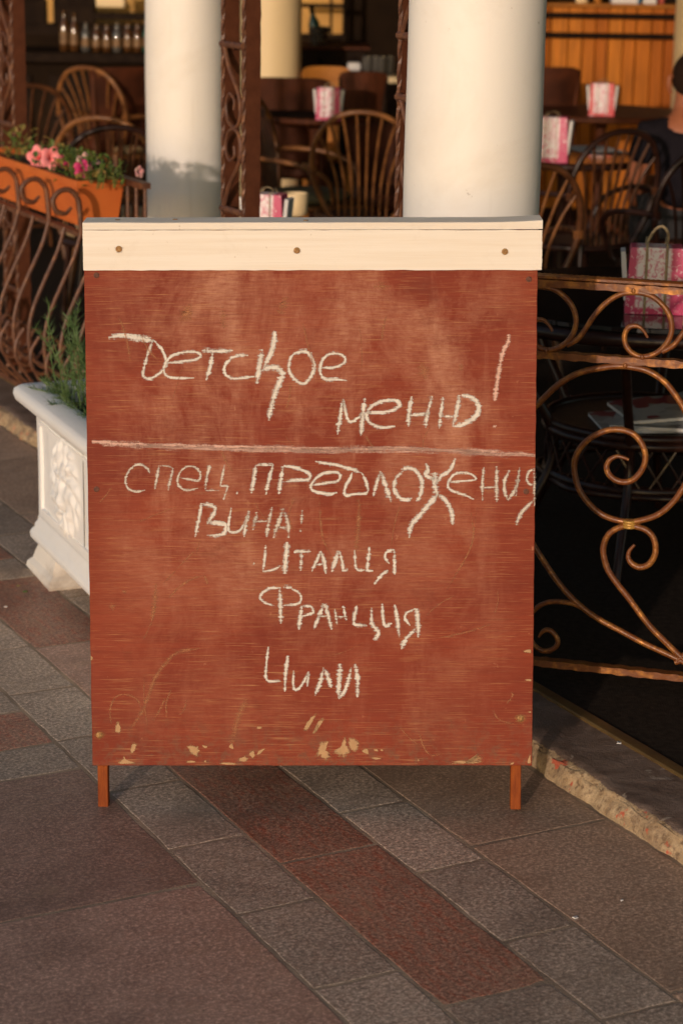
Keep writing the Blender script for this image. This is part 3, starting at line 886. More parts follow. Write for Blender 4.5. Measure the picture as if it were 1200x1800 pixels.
CHIPS = [('E', [(188, 475), (210, 500), (205, 545), (172, 530)]), ('E', [(535, 602), (590, 598), (607, 625), (598, 660), (560, 645)]), ('E', [(610, 597), (648, 605), (630, 618)]),
 ('E', [(790, 670), (830, 650), (850, 668), (825, 688)]), ('E', [(848, 635), (875, 625), (882, 655), (865, 670)]), ('E', [(888, 640), (905, 622), (938, 612), (900, 650)]),
 ('E', [(188, 692), (215, 668), (222, 648), (240, 672), (290, 690), (240, 702)]), ('E', [(695, 690), (740, 684), (792, 690), (790, 701), (720, 699)]), ('E', [(880, 510), (905, 502), (920, 512), (900, 522)]),
 ('E', [(530, 682), (560, 674), (592, 684), (550, 688)]), ('E', [(625, 684), (632, 672), (637, 686)]), ('E', [(250, 640), (265, 585), (290, 590), (275, 640)]), ('E', [(748, 605), (768, 585), (776, 622), (755, 618)]),
 ('E', [(1118, 520), (1165, 450), (1195, 436), (1150, 518), (1130, 532)]), ('E', [(1165, 540), (1190, 500), (1204, 510), (1180, 545)]), ('E', [(50, 105), (54, 145), (70, 160), (56, 188), (51, 178)]),
 ('F', [(25, 530), (60, 468), (90, 462), (75, 490), (40, 535)]), ('F', [(28, 650), (50, 620), (60, 582), (108, 568), (98, 620), (122, 642), (105, 682), (60, 664)]),
 ('F', [(122, 632), (165, 604), (180, 558), (200, 556), (200, 590), (225, 640), (190, 668), (150, 664)]), ('F', [(200, 576), (212, 548), (258, 574), (258, 632), (230, 640), (205, 608)]),
 ('F', [(270, 628), (300, 608), (313, 646), (285, 642)]), ('F', [(330, 620), (350, 616), (358, 632), (338, 630)]), ('F', [(362, 622), (380, 620), (378, 632)]), ('F', [(318, 664), (350, 660), (380, 668), (340, 674)]),
 ('F', [(706, 692), (740, 676), (790, 680), (800, 690), (848, 684), (860, 640), (876, 640), (872, 690), (740, 697)]), ('F', [(555, 668), (562, 676), (556, 682)]), ('F', [(1010, 698), (1040, 680), (1030, 700)]),
 ('F', [(1072, 128), (1100, 118), (1129, 117), (1129, 136), (1090, 134)]), ('F', [(1084, 272), (1124, 266), (1124, 279)]), ('F', [(1102, 432), (1122, 429), (1122, 438)]), ('F', [(1100, 690), (1118, 640), (1120, 696)])]
for zone, pts in CHIPS:
    ox, oy, sc = ZR[zone]
    path = cr([(ox + x / sc, oy + y / sc, 0) for x, y in pts], 4, True)
    cx_, cy_ = sum(p.x for p in path) / len(path), sum(p.y for p in path) / len(path)
    V = [(0, 0, 0)]
    x, z = bpx(cx_, cy_)
    V = [(x, -.0004, z)]
    for i, p in enumerate(path):
        k = 1.22 + .34 * noise.noise((i * .9, cx_, cy_))
        x, z = bpx(cx_ + (p.x - cx_) * k, cy_ + (p.y - cy_) * k)
        x = min(max(x, PXL + .0005), PXR - .0005); z = max(z, PZB + .0005)
        V.append((x, -.0004, z))
    n = len(path)
    with_core(MB().add(V, [(0, 1 + i, 1 + (i + 1) % n) for i in range(n)]).build('paint_chip', BARE, panel, 0), [1.25] + [.12] * n)

# ------------------------------------------------------------------ columns
def column(name, label, x, y, r, mat, z1=3.55):
    t = thing(name, label, 'column', (x, y, .05))
    pr = [(r + .010, 0), (r + .010, .05), (r + .008, .06), (r + .006, .07), (r + .004, .085)]
    MB().lathe(pr + [(r + .003, .09)], 48, (0, 0, 0)).build('base', mat, t, 30)
    sh = []
    for i in range(41):
        q = i / 40
        sh.append((r * (1.0 - .01 * q) + .0012 * noise.noise((q * 7, x, 0)), .088 + q * (z1 - .25)))
    mb = MB()
    seg = 64
    V, F = [], []
    for (rr, z) in sh:
        for k in range(seg):
            a = 2 * PI * k / seg
            e = rr + .0030 * noise.noise((math.cos(a) * 1.5, math.sin(a) * 1.5, z * 2.2))
            V.append((e * math.cos(a), e * math.sin(a), z))
    for i in range(len(sh) - 1):
        for k in range(seg):
            l = (k + 1) % seg
            F.append((i * seg + k, i * seg + l, (i + 1) * seg + l, (i + 1) * seg + k))
    mb.add(V, F).build('shaft', mat, t, 60)
    MB().lathe([(r, z1 - .16), (r + .03, z1 - .12), (r + .05, z1 - .08), (r + .05, z1 - .052)], 48).build('capital', mat, t, 30)
    return t
pR = PY(830, 200, 5.10)
column('column', 'thick white round column right behind the board', pR.x + .004, 5.10, .1575, PLASTER)
pL = PY(328, 200, 8.40)
column('column', 'slimmer-looking white round column behind the left half of the board', pL.x, 8.40, .1535, PLASTER)
pc = PY(530, 60, 12.2)
column('column', 'cream round column deep in the cafe beside the iron post', pc.x - .165, 12.2, .165, CREAM)
pc = PY(1186, 40, 12.7)
column('column', 'yellow-cream column at the right end of the plank wall', pc.x + .17, 12.7, .17, CREAM)

# ------------------------------------------------------------------ iron lattice posts
def hammered(mb, p0, p1, ax1, w1, ax2, w2, step=.018, amp=.0022, ph=0.0):
    """flat bar from p0 to p1 with rippled edges: width w1 along ax1, w2 along ax2"""
    p0, p1 = Vector(p0), Vector(p1)
    n = max(2, int((p1 - p0).length / step))
    V = []
    for i in range(n + 1):
        p = p0 + (p1 - p0) * (i / n)
        r1 = w1 / 2 + amp * (math.sin(i * 1.9 + ph) * .6 + noise.noise((i * .6, ph, 0)))
        r2 = w2 / 2 + amp * .5 * math.sin(i * 2.3 + ph)
        V += [p + ax1 * r1 + ax2 * r2, p - ax1 * r1 + ax2 * r2, p - ax1 * r1 - ax2 * r2, p + ax1 * r1 - ax2 * r2]
    F = [(i * 4 + k, i * 4 + (k + 1) % 4, (i + 1) * 4 + (k + 1) % 4, (i + 1) * 4 + k) for i in range(n) for k in range(4)]
    F += [(3, 2, 1, 0), (n * 4, n * 4 + 1, n * 4 + 2, n * 4 + 3)]
    mb.add(V, [tuple(reversed(f)) for f in F])
    return mb
def lattice_post(label, u, v, zoff=0.0):
    b = UV(u, v, .05)
    t = thing('lattice_post', label, 'iron post', b, 0, 'iron lattice posts along the terrace edge')
    half = .07
    for s in (-1, 1):
        c = DV * (s * half)
        hammered(MB(), c, c + Vector((0, 0, 3.45)), DU, .046, DV, .007, .022, .0016, s).build('flat_bar', IRON_R, t, 20)
        e = c - DU * .027
        mb = MB()
        path = [e + Vector((0, 0, 3.45 * i / 190)) for i in range(191)]
        mb.tube(path, .0062, 4, twist=.55)
        mb.build('twisted_bar', IRON_D, t, 15)
    front = -DU * .029
    z = .12 + zoff
    k = 0
    while z < 3.35:
        for zz in (z, z + .145):
            if zz < 3.4:
                pth = [front + DV * (half * 1.05 * (1 - 2 * i / 12)) + Vector((0, 0, zz)) for i in range(13)]
                rr = [.0095 + .0018 * math.sin(i * 2.1) for i in range(13)]
                MB().tube(pth, rr, 8).build('rung', IRON_D, t, 40)
        # a pair of scrolls between the rung pairs
        for (z0, dz, fl) in ((z + .155, 1, 1), (z + .60, -1, 1)):
            pts = [(-.055, .0), (-.02, .06), (.045, .13), (.052, .19), (.02, .22), (-.03, .205), (-.045, .16), (-.02, .13), (.012, .145), (.010, .172)]
            pth = cr([front + DV * (-y * fl) + Vector((0, 0, z0 + dz * q)) for y, q in pts], 6)
            n = len(pth)
            MB().tube(pth, [.0072 - .003 * (i / n) for i in range(n)], 7).build('scroll', IRON_D, t, 40)
        z += .145 + .46
        k += 1
    return t
pst2 = 5.66
lattice_post('wavy brown iron lattice post at the right edge of the left column', 2.60, 5.66, .0)
lattice_post('brown iron lattice post partly hidden behind the thick right column', 2.60, 4.628, -.065)
lattice_post('brown iron lattice post at the far left above the flower box', 2.66, 7.79, .05)

# ------------------------------------------------------------------ iron railing at the right
FA, FB = G(940, 1165, .088), G(1200, 1193, .088)
fdir = (FB - FA); fdir.z = 0; fdir.normalize()
fnrm = Vector((-fdir.y, fdir.x, 0))
if fnrm.y > 0: fnrm = -fnrm                     # towards the camera
fence_o = Vector((FA.x, FA.y, .05))
rail_r = thing('iron_railing', 'low bronze iron railing with big scrolls right of the board', 'railing', fence_o)
def fpx(u, v):
    p = plane_hit(u, v, fence_o, fnrm)
    q = p - fence_o
    return q.dot(fdir), p.z
def fpt(s, z, d=0.0):
    return fence_o + fdir * s + Vector((0, 0, z - .05)) + fnrm * d
S0, S1 = -.20, 1.35
ZB = (fpx(945, 1160)[1] + fpx(1195, 1192)[1]) / 2
ZM = (fpx(950, 622)[1] + fpx(1195, 640)[1]) / 2
ZT = (fpx(950, 496)[1] + fpx(1195, 511)[1]) / 2
UPZ = Vector((0, 0, 1))
for nm, z in (('top_bar', ZT), ('middle_bar', ZM), ('bottom_bar', ZB)):
    hammered(MB(), fpt(S0, z), fpt(S1, z), UPZ, .0155, fnrm, .026, .013, .0016, z * 9).build(nm, IRON, rail_r, 20, True)
hr = MB()
hp = [fpt(S0 + (S1 - S0) * i / 260, ZT + .0135) for i in range(261)]
hr.tube(hp, [.0062 + .0012 * (i % 2) for i in range(261)], 8, flat=2.2).build('handrail', IRON, rail_r, 50, True)
for s in (S0, .66, S1):
    hammered(MB(), fpt(s, .05, -.012), fpt(s, ZT - .01, -.012), fdir, .022, fnrm, .022, .02, .0012, s).build('post', IRON, rail_r, 20, True)
Z5 = lambda x, y: (920 + x / 4.286, 380 + y / 4.286)
Z6 = lambda x, y: (900 + x / 3.913, 740 + y / 3.913)
def iron_scroll(pts, conv, r=.0068, shifts=(0,), mirror=None, taper=False, d=.006):
    loc = [fpx(*conv(x, y)) for x, y in pts]
    for sh in shifts:
        for mi in ((False, True) if mirror is not None else (False,)):
            path = cr([fpt((2 * mirror - s if mi else s) + sh, z, d) for s, z in loc], 7)
            n = len(path)
            rr = []
            for i in range(n):
                k = r * (1 + .07 * noise.noise((i * .5, r * 999, sh)))
                if taper: k *= min(1.0, .45 + i / n * 4)
                rr.append(k)
            MB().tube(path, rr, 9).build('scroll', IRON, rail_r, 50, True)
per = (fpx(*Z5(930, 910))[0] - fpx(*Z5(215, 860))[0])
iron_scroll([(935, 912), (905, 860), (860, 825), (800, 830), (765, 880), (765, 950), (800, 1010), (860, 1048), (930, 1052), (1010, 1020), (1080, 950), (1115, 860), (1105, 760), (1060, 680), (980, 608), (900, 578), (820, 572), (740, 582), (660, 622), (590, 680), (530, 750), (470, 840), (410, 920), (325, 968)], Z5, .0062, [per * k for k in (-1, 0, 1, 2, 3, 4)], None, True)
smid = fpx(1212, 900)[0]
# big arch and its sweep down to the centre
iron_scroll([(100, 1420), (250, 1275), (400, 1185), (550, 1145), (700, 1125), (830, 1135), (950, 1168), (1060, 1242), (1130, 1325), (1190, 1415), (1240, 1530), (1250, 1640), (1235, 1730)], Z5, .0072, (0,), None)
iron_scroll([(802, 262), (760, 245), (715, 240), (670, 265), (650, 310), (665, 360), (710, 400), (770, 415), (830, 400), (880, 350), (910, 290), (915, 220), (890, 150), (840, 90), (770, 60), (690, 55), (610, 75), (530, 120), (470, 180), (432, 260), (430, 350), (455, 450), (510, 540), (590, 620), (680, 665), (800, 690), (900, 675), (1000, 640), (1090, 570), (1160, 480), (1215, 370), (1232, 260)], Z6, .0070, (0,), None, True)
iron_scroll([(842, 846), (805, 890), (800, 940), (830, 980), (880, 1000), (940, 980), (980, 920), (985, 850), (960, 780), (900, 735), (800, 715), (720, 735), (660, 780), (630, 850), (630, 920), (660, 1020), (720, 1110), (800, 1210), (880, 1320), (960, 1420), (1040, 1500), (1110, 1570), (1190, 1645)], Z6, .0072, (0,), smid, True)
iron_scroll([(60, 600), (90, 740), (150, 850), (200, 930), (300, 1080), (400, 1200), (500, 1290), (600, 1360), (750, 1440), (900, 1520), (1050, 1590), (1200, 1662)], Z6, .0068, (0,), smid)
iron_scroll([(90, 1370), (150, 1300), (200, 1260), (270, 1238), (350, 1240), (430, 1255), (490, 1285)], Z6, .0058, (0,), smid)
iron_scroll([(183, 1482), (215, 1440), (260, 1435), (300, 1470), (315, 1510), (300, 1550), (250, 1575), (200, 1570), (150, 1530), (110, 1450), (90, 1370)], Z6, .0058, (0,), smid, True)
iron_scroll([(95, 1420), (0, 1560), (-60, 1750), (-70, 1950)], Z5, .0072, (0,), None)
iron_scroll([(-155, 340), (-120, 470), (-20, 560), (60, 600)], Z6, .0072, (0,), None)
s_, z_ = fpx(*Z6(806, 703))
for dz in (-.006, 0, .006):
    MB().tube([fpt(s_ + .0115 * math.cos(a), z_ + dz, .006 + .0115 * math.sin(a)) for a in [2 * PI * i / 16 for i in range(16)]], .0036, 8, True).build('collar', GOLD, rail_r, 50, True)
for (x, y) in ((832, 556), (897, 1056), (770, 1118), (175, 1003)):
    s_, z_ = fpx(*Z5(x, y))
    MB().lathe([(.0001, -.006), (.004, -.0045), (.0055, 0), (.004, .0045), (.0001, .006)], 10, fpt(s_, z_, .012)).build('rivet', IRON, rail_r, 40, True)

# ------------------------------------------------------------------ pot-bellied railing at the left
U_F = 2.475
bal = thing('bellied_railing', 'bellied iron railing with scrolled hooks behind the white planter', 'railing', UV(U_F, 6.6, .05))
def opt(out, v, z):                      # out = metres towards the street from the fence line
    return UV(U_F - out, v, z)
for k in range(13):
    v = 6.145 + .15 * k
    hook = k % 2 == 1 and k > 1
    # belly bar: from under the box, out and down, curling into a ring
    low = [(.01, .735), (.035, .66), (.085, .56), (.125, .47), (.140, .39), (.130, .315), (.085, .275), (.040, .300), (.035, .350), (.065, .375), (.085, .350)]
    pth = cr([opt(a, v, z) for a, z in low], 5)
    MB().tube(pth, .0066, 7).build('baluster', IRON_D, bal, 50, True)
    foot = [(.138, .37), (.125, .28), (.08, .20), (.03, .15), (.0, .115)]
    MB().tube(cr([opt(a, v + .012, z) for a, z in foot], 5), .0058, 7).build('foot_bar', IRON_D, bal, 50, True)
    low2 = [(.135, .40), (.165, .35), (.16, .295), (.125, .275), (.105, .305), (.12, .33)]
    MB().tube(cr([opt(a, v + .06, z) for a, z in low2], 5), .0062, 7).build('ring_scroll', IRON_D, bal, 50, True)
    if hook:
        up = [(.008, .735), (.012, .80), (.018, .845), (.045, .875), (.080, .872), (.102, .845), (.092, .812), (.062, .802), (.040, .820)]
        pth = cr([opt(a, v, z) for a, z in up], 6)
        n = len(pth)
        MB().tube(pth, [.0088 * (1 if i < n * .8 else 1 - .55 * (i - n * .8) / (n * .2)) for i in range(n)], 8).build('hook', IRON_D, bal, 50, True)
hammered(MB(), opt(0, 6.36, .115), opt(0, 8.6, .115), UPZ, .016, DU, .026, .03, .0015, 1).build('bottom_bar', IRON_D, bal, 20, True)
hammered(MB(), opt(-.004, 6.36, .728), opt(-.004, 8.6, .728), UPZ, .014, DU, .026, .03, .0015, 2).build('shelf_bar', IRON_D, bal, 20, True)
hammered(MB(), opt(-.175, 6.36, .728), opt(-.175, 8.6, .728), UPZ, .014, DU, .026, .03, .0015, 2).build('shelf_bar', IRON_D, bal, 20, True)
hammered(MB(), opt(.118, 6.20, .30), opt(.118, 8.6, .30), UPZ, .010, DU, .010, .03, .0012, 3).build('belly_bar', IRON_D, bal, 20, True)
hammered(MB(), opt(-.19, 6.53, .885), opt(-.19, 7.0, .885), UPZ, .020, DU, .032, .03, .0015, 4).build('handrail', IRON_D, bal, 20, True)
for k in range(7):
    v = 6.54 + .075 * k
    MB().tube([opt(-.19, v, .12), opt(-.19, v, .88)], .006, 7).build('upright', IRON_D, bal, 50, True)

# flower box on the railing
bz0, bz1 = .742, .893
fbx = thing('flower_box', 'long orange terracotta plastic flower box on the bellied railing', 'flower box', UV(2.56, 7.05, bz0))
v_end = 6.665
L_ = 1.05
def fb(u, v, z): return UV(u, v, z)
mb = MB()
ub0, ub1, ut0, ut1 = 2.505, 2.625, 2.480, 2.650
wall_ = .006
outer_b = [(ub0, v_end + .02), (ub1, v_end + .02), (ub1, v_end + L_ - .02), (ub0, v_end + L_ - .02)]
outer_t = [(ut0 + .008, v_end + .006), (ut1 - .008, v_end + .006), (ut1 - .008, v_end + L_ - .006), (ut0 + .008, v_end + L_ - .006)]
rim_o = [(ut0, v_end), (ut1, v_end), (ut1, v_end + L_), (ut0, v_end + L_)]
rim_i = [(ut0 + .016, v_end + .016), (ut1 - .016, v_end + .016), (ut1 - .016, v_end + L_ - .016), (ut0 + .016, v_end + L_ - .016)]
rings = [(outer_b, bz0), (outer_t, bz1 - .022), (rim_o, bz1 - .021), (rim_o, bz1), (rim_i, bz1), (rim_i, bz1 - .03)]
V = [fb(u, v, z) for ring, z in rings for u, v in ring]
F = [(i * 4 + k, i * 4 + (k + 1) % 4, (i + 1) * 4 + (k + 1) % 4, (i + 1) * 4 + k) for i in range(5) for k in range(4)] + [(3, 2, 1, 0)]
mb.add(V, F).build('trough', TERRA, fbx, 30, True)
hammered(MB(), fb(ub0 - .004, v_end + .03, bz0 + .018), fb(ub0 - .004, v_end + L_ - .03, bz0 + .018), UPZ, .012, DU, .004, .05, 0).build('foot_band', TERRA, fbx, 30, True)
MB().grid(lambda a, b: fb(ut0 + .012 + (ut1 - ut0 - .024) * a, v_end + .014 + (L_ - .028) * b, bz1 - .024 + .012 * noise.noise((a * 4, b * 25, 0))), 6, 50).build('soil', SOIL, fbx, 60, True)

def leaf(mb, p, d, up, L, w):
    d = d.normalized()
    s = d.cross(up)
    s = s.normalized() if s.length > 1e-6 else d.orthogonal().normalized()
    n = s.cross(d)
    mb.add([p, p + d * L * .35 + s * w + n * .12 * L, p + d * L * .75 + s * w * .8 + n * .1 * L, p + d * L - n * .1 * L, p + d * L * .75 - s * w * .8 + n * .1 * L, p + d * L * .35 - s * w + n * .12 * L, p + d * L * .5],
           [(0, 6, 1), (1, 6, 2), (2, 6, 3), (3, 6, 4), (4, 6, 5), (5, 6, 0)])
def rdir(zmin=-.2):
    while True:
        d = Vector((random.uniform(-1, 1), random.uniform(-1, 1), random.uniform(zmin, 1)))
        if .1 < d.length < 1: return d.normalized()
def flower(plant, c, d, r, mat, open_=1.0, name='flower'):
    d = d.normalized()
    a1 = d.orthogonal().normalized()
    a2 = d.cross(a1)
    V, F = [], []
    seg = 30
    ringsf = [(.06, -.75), (.10, -.45), (.22, -.14), (.55, 0.0), (.85, .04 * open_), (1.0, -.06)]
    ph = random.uniform(0, 6)
    for ri, (q, h) in enumerate(ringsf):
        for k in range(seg):
            a = 2 * PI * k / seg
            lob = 1.0 - .30 * (1 - abs(math.cos(2.5 * a + ph))) ** 1.3 * q ** 2
            rr = r * q * lob
            hh = r * (h * (1 if q < .5 else open_) + .05 * q * math.cos(5 * a + 2 * ph) * (1 if q > .5 else 0) + .02 * q * math.sin(11 * a))
            V.append(c + a1 * math.cos(a) * rr + a2 * math.sin(a) * rr + d * hh)
    for i in range(len(ringsf) - 1):
        for k in range(seg):
            l = (k + 1) % seg
            F.append((i * seg + k, i * seg + l, (i + 1) * seg + l, (i + 1) * seg + k))
    return MB().add(V, F).build(name, mat, plant, 60, True)
TOCAM = Vector((.13, -.98, .12))
def petunia(label, v0, v1, nleaf, mats, flowers, hmax=.09, ymix=.1):
    t = thing('petunia_plant', label, 'flower', fb(2.565, (v0 + v1) / 2, bz1 - .02), 0, 'petunias in the orange flower box')
    random.seed(int(v0 * 100))
    lv, ly = MB(), MB()
    for i in range(nleaf):
        v = random.uniform(v0, v1)
        u = random.uniform(2.50, 2.63)
        h = hmax * random.random() ** 1.3
        p = fb(u, v, bz1 - .015 + h)
        L = random.uniform(.018, .036)
        leaf(ly if random.random() < ymix else lv, p, rdir(-.1), UPZ, L, L * .27)
    for i in range(max(3, nleaf // 14)):
        v = random.uniform(v0, v1)
        p = fb(random.uniform(2.52, 2.61), v, bz1 - .02)
        lv.tube(cr([p, p + Vector((random.uniform(-.02, .02), random.uniform(-.02, .02), .05)), p + Vector((random.uniform(-.04, .04), random.uniform(-.04, .04), .09))], 3), .002, 5)
    lv.build('foliage', mats[0], t, 0, True)['kind'] = 'stuff'
    if ly.v: ly.build('yellow_foliage', mats[1], t, 0, True)['kind'] = 'stuff'
    for (u, v, yv, r, mat, d) in flowers:
        c = plane_hit(u, v, fb(yv, 0, 0), DU)
        flower(t, c, d, r, mat)
    return t
petunia('dry yellowing petunia at the far left end of the orange flower box', 7.16, 7.65, 110, (LEAF, LEAF_Y), [], .095, .6)
petunia('petunia with two big salmon pink blooms in the flower box', 6.92, 7.15, 110, (LEAF, LEAF_Y),
        [(68, 276, 2.53, 0.043, PETAL_P, TOCAM + Vector((-.25, 0, .1))), (91, 278, 2.52, 0.041, PETAL_P, TOCAM + Vector((.3, 0, .05))), (110, 282, 2.56, .026, PETAL_M, Vector((.5, -.6, .2)))], .075, .35)
petunia('green petunia with magenta blooms near the end of the flower box', 6.70, 6.93, 190, (LEAF, LEAF_Y),
        [(146, 297, 2.52, 0.032, PETAL_M, TOCAM), (151, 283, 2.55, 0.032, PETAL_W, Vector((.3, -.7, .4))), (161, 288, 2.57, .018, PETAL_M, Vector((.8, -.4, .2))), (124, 289, 2.56, .008, PETAL_M, TOCAM)], .085, .12)
petunia('light green petunia trailing over the near end of the flower box', 6.58, 6.73, 90, (LEAF, LEAF_Y),
        [(246, 302, 2.60, .020, PETAL_W, Vector((.6, -.6, .1))), (170, 284, 2.58, .014, PETAL_W, Vector((.2, -.4, .8)))], .06, .35)

# ------------------------------------------------------------------ white lion planter and its shrub
pa = SA - math.radians(4.5)
PU_ = Vector((math.cos(pa), math.sin(pa), 0))         # across the planter (to the right / away)
PV_ = Vector((math.sin(pa), -math.cos(pa), 0))        # along the planter, towards the camera
c0 = G(67, 925, .12)
porg = Vector((c0.x, c0.y, 0))
pw, pl_ = .36, 1.16
ptr = thing('stone_planter', 'white rectangular planter with lion relief half hidden by the board', 'planter', porg)
def pp(a, b, z, o=0.0):                                # a across 0..pw, b along 0..pl
    return porg + PU_ * a + PV_ * b + Vector((0, 0, z))
def ring_solid(mb, prof, closed_top=False, rcorner=.012, seg=4):
    """stack of rounded rectangles: prof = [(outset, z)]"""
    R = []
    for o, z in prof:
        pts = []
        rc = max(.004, rcorner + o * .5)
        for (ca, cb, a0) in ((pw + o - rc, -o + rc, -PI / 2), (pw + o - rc, pl_ + o - rc, 0), (-o + rc, pl_ + o - rc, PI / 2), (-o + rc, -o + rc, PI)):
            for k in range(seg + 1):
                a = a0 + PI / 2 * k / seg
                pts.append(pp(ca + rc * math.cos(a), cb + rc * math.sin(a), z))
        R.append(pts)
    n = len(R[0])
    V = [p for r in R for p in r]
    F = [(i * n + k, (i + 1) * n + k, (i + 1) * n + (k + 1) % n, i * n + (k + 1) % n) for i in range(len(R) - 1) for k in range(n)]
    if closed_top: F.append(tuple(range((len(R) - 1) * n, len(R) * n)))
    return mb.add(V, F)
ring_solid(MB(), [(-.05, .088), (.016, .088), (.021, .094), (.022, .106), (.017, .116), (.010, .122), (.009, .132), (.002, .142), (0, .155)]).build('base_moulding', PLANTERW, ptr, 50, True)
pwall_ = ring_solid(MB(), [(-.001, .150), (-.002, .30), (0, .43), (.004, .445)]).build('wall', PLANTERW, ptr, 50, True)
ring_solid(MB(), [(.003, .440), (.020, .452), (.036, .462), (.050, .474), (.055, .488), (.052, .502), (.040, .510), (-.010, .512), (-.032, .508), (-.038, .498), (-.040, .44)]).build('rim', PLANTERW, ptr, 60, True)
MB().grid(lambda a, b: pp(.03 + (pw - .06) * a, .03 + (pl_ - .06) * b, .468 + .012 * noise.noise((a * 5, b * 9, 1))), 10, 20).build('soil', SOIL, ptr, 60, True)
def lion_h(x, z):
    """relief height on the long face: x along 0..1, z up -.5...5 (metres around the centre)"""
    h = 0.0
    r = math.hypot(x, z)
    a = math.atan2(z, x)
    h += .020 * math.exp(-(r / .085) ** 4)
    mane = math.exp(-((r - .095) / .032) ** 2)
    h += .016 * mane * (.55 + .45 * math.sin(a * 11 + 3 * noise.noise((x * 18, z * 18, 0)) + r * 55))
    h += .012 * math.exp(-((r - .125) / .022) ** 2) * (.5 + .5 * math.sin(a * 15 + 1.3 + r * 80))
    h += .020 * math.exp(-((x / .028) ** 2 + ((z + .035) / .026) ** 2))       # muzzle
    h += .010 * math.exp(-((x / .014) ** 2 + ((z - .008) / .04) ** 2))        # nose ridge
    for s in (-1, 1):
        h -= .010 * math.exp(-(((x - s * .030) / .013) ** 2 + ((z - .020) / .009) ** 2))
        h += .009 * math.exp(-(((x - s * .032) / .02) ** 2 + ((z - .038) / .008) ** 2))
        h += .009 * math.exp(-(((x - s * .045) / .02) ** 2 + ((z + .015) / .02) ** 2))
        h += .012 * math.exp(-(((x - s * .065) / .014) ** 2 + ((z - .075) / .016) ** 2))
    h -= .012 * math.exp(-((x / .022) ** 2 + ((z + .062) / .005) ** 2))
    h += .006 * noise.noise((x * 40, z * 40, 3)) * math.exp(-(r / .14) ** 6)
    return .65 * max(0.0, h) * math.exp(-(max(0, r - .12) / .02) ** 2)
for cb in (.30,):
    MB().grid(lambda s, q: pp(-.0025 - lion_h((s - .5) * .32, (q - .5) * .28), cb + (s - .5) * .32, .30 + (q - .5) * .26), 110, 96).build('lion_relief', PLANTERW, pwall_, 80, True)
# raised frame round the relief
fr = MB()
for (b0, b1, z0, z1) in ((.055, pl_ - .055, .415, .424), (.055, pl_ - .055, .178, .187), (.055, .064, .187, .415), (pl_ - .064, pl_ - .055, .187, .415)):
    fr.add([pp(a, b, z) for a in (-.006, .002) for b in (b0, b1) for z in (z0, z1)], [(0, 1, 3, 2), (4, 6, 7, 5), (0, 4, 5, 1), (2, 3, 7, 6), (0, 2, 6, 4), (1, 5, 7, 3)])
fr.build('panel_frame', PLANTERW, pwall_, 30, True)
FOOTM = mk_plaster('stained_white_concrete', (.80, .76, .70), (.20, .12, .06), .75, .4, 60)
for b0 in (.015, pl_ - .185):
    mb = MB()
    pr = [(.026, 0), (.030, .008), (.027, .024), (.016, .036), (.012, .050), (.006, .066), (-.004, .080), (-.008, .0905)]
    V = []
    for (o, z) in pr:
        for (a, b) in ((-o, b0 - o), (pw + o, b0 - o), (pw + o, b0 + .17 + o), (-o, b0 + .17 + o)):
            V.append(pp(a, b, z) + Vector((random.uniform(-.002, .002), random.uniform(-.002, .002), 0)))
    mb.add(V, [(i * 4 + k, (i + 1) * 4 + k, (i + 1) * 4 + (k + 1) % 4, i * 4 + (k + 1) % 4) for i in range(len(pr) - 1) for k in range(4)])
    mb.build('foot', FOOTM, ptr, 25, True)
bush = thing('rosemary_shrub', 'feathery green needle-leaved shrub growing in the white planter', 'shrub', pp(.2, .25, .47))
nd, stm = MB(), MB()
random.seed(5)
for i in range(76):
    a, b = random.uniform(.06, .30), random.uniform(.08, .62)
    p = pp(a, b, .47)
    H_ = random.uniform(.12, .30) * (1.0 if b < .45 else .8)
    d = Vector((random.uniform(-.45, .35), random.uniform(-.35, .35), 1)).normalized()
    if i < 10:
        p = pp(random.uniform(.03, .09), random.uniform(.04, .45), .48)
        d = Vector((random.uniform(-.9, -.2), random.uniform(-.7, .2), .55)).normalized(); H_ = random.uniform(.05, .10)
    elif i < 28:
        p = pp(random.uniform(.03, .13), random.uniform(.06, .30), .47)
        d = Vector((random.uniform(-.22, .10), random.uniform(-.2, .2), 1)).normalized(); H_ = random.uniform(.16, .29)
    path = cr([p, p + d * H_ * .5 + Vector((random.uniform(-.015, .015), random.uniform(-.015, .015), 0)), p + d * H_ + Vector((random.uniform(-.04, .04), random.uniform(-.04, .04), -.01))], 6)
    stm.tube(path, [.0020 * (1 - .6 * k / len(path)) for k in range(len(path))], 5)
    for q in path[2:]:
        for k in range(7):
            e = (rdir(-.3) * .8 + d * .7).normalized()
            L = random.uniform(.018, .040)
            s = e.cross(rdir()).normalized() * .0011
            nd.add([q - s, q + s, q + e * L], [(0, 1, 2)])
nd.build('needles', NEEDLE, bush, 0, True)['kind'] = 'stuff'
stm.build('stems', NEEDLE, bush, 40, True)['kind'] = 'stuff'

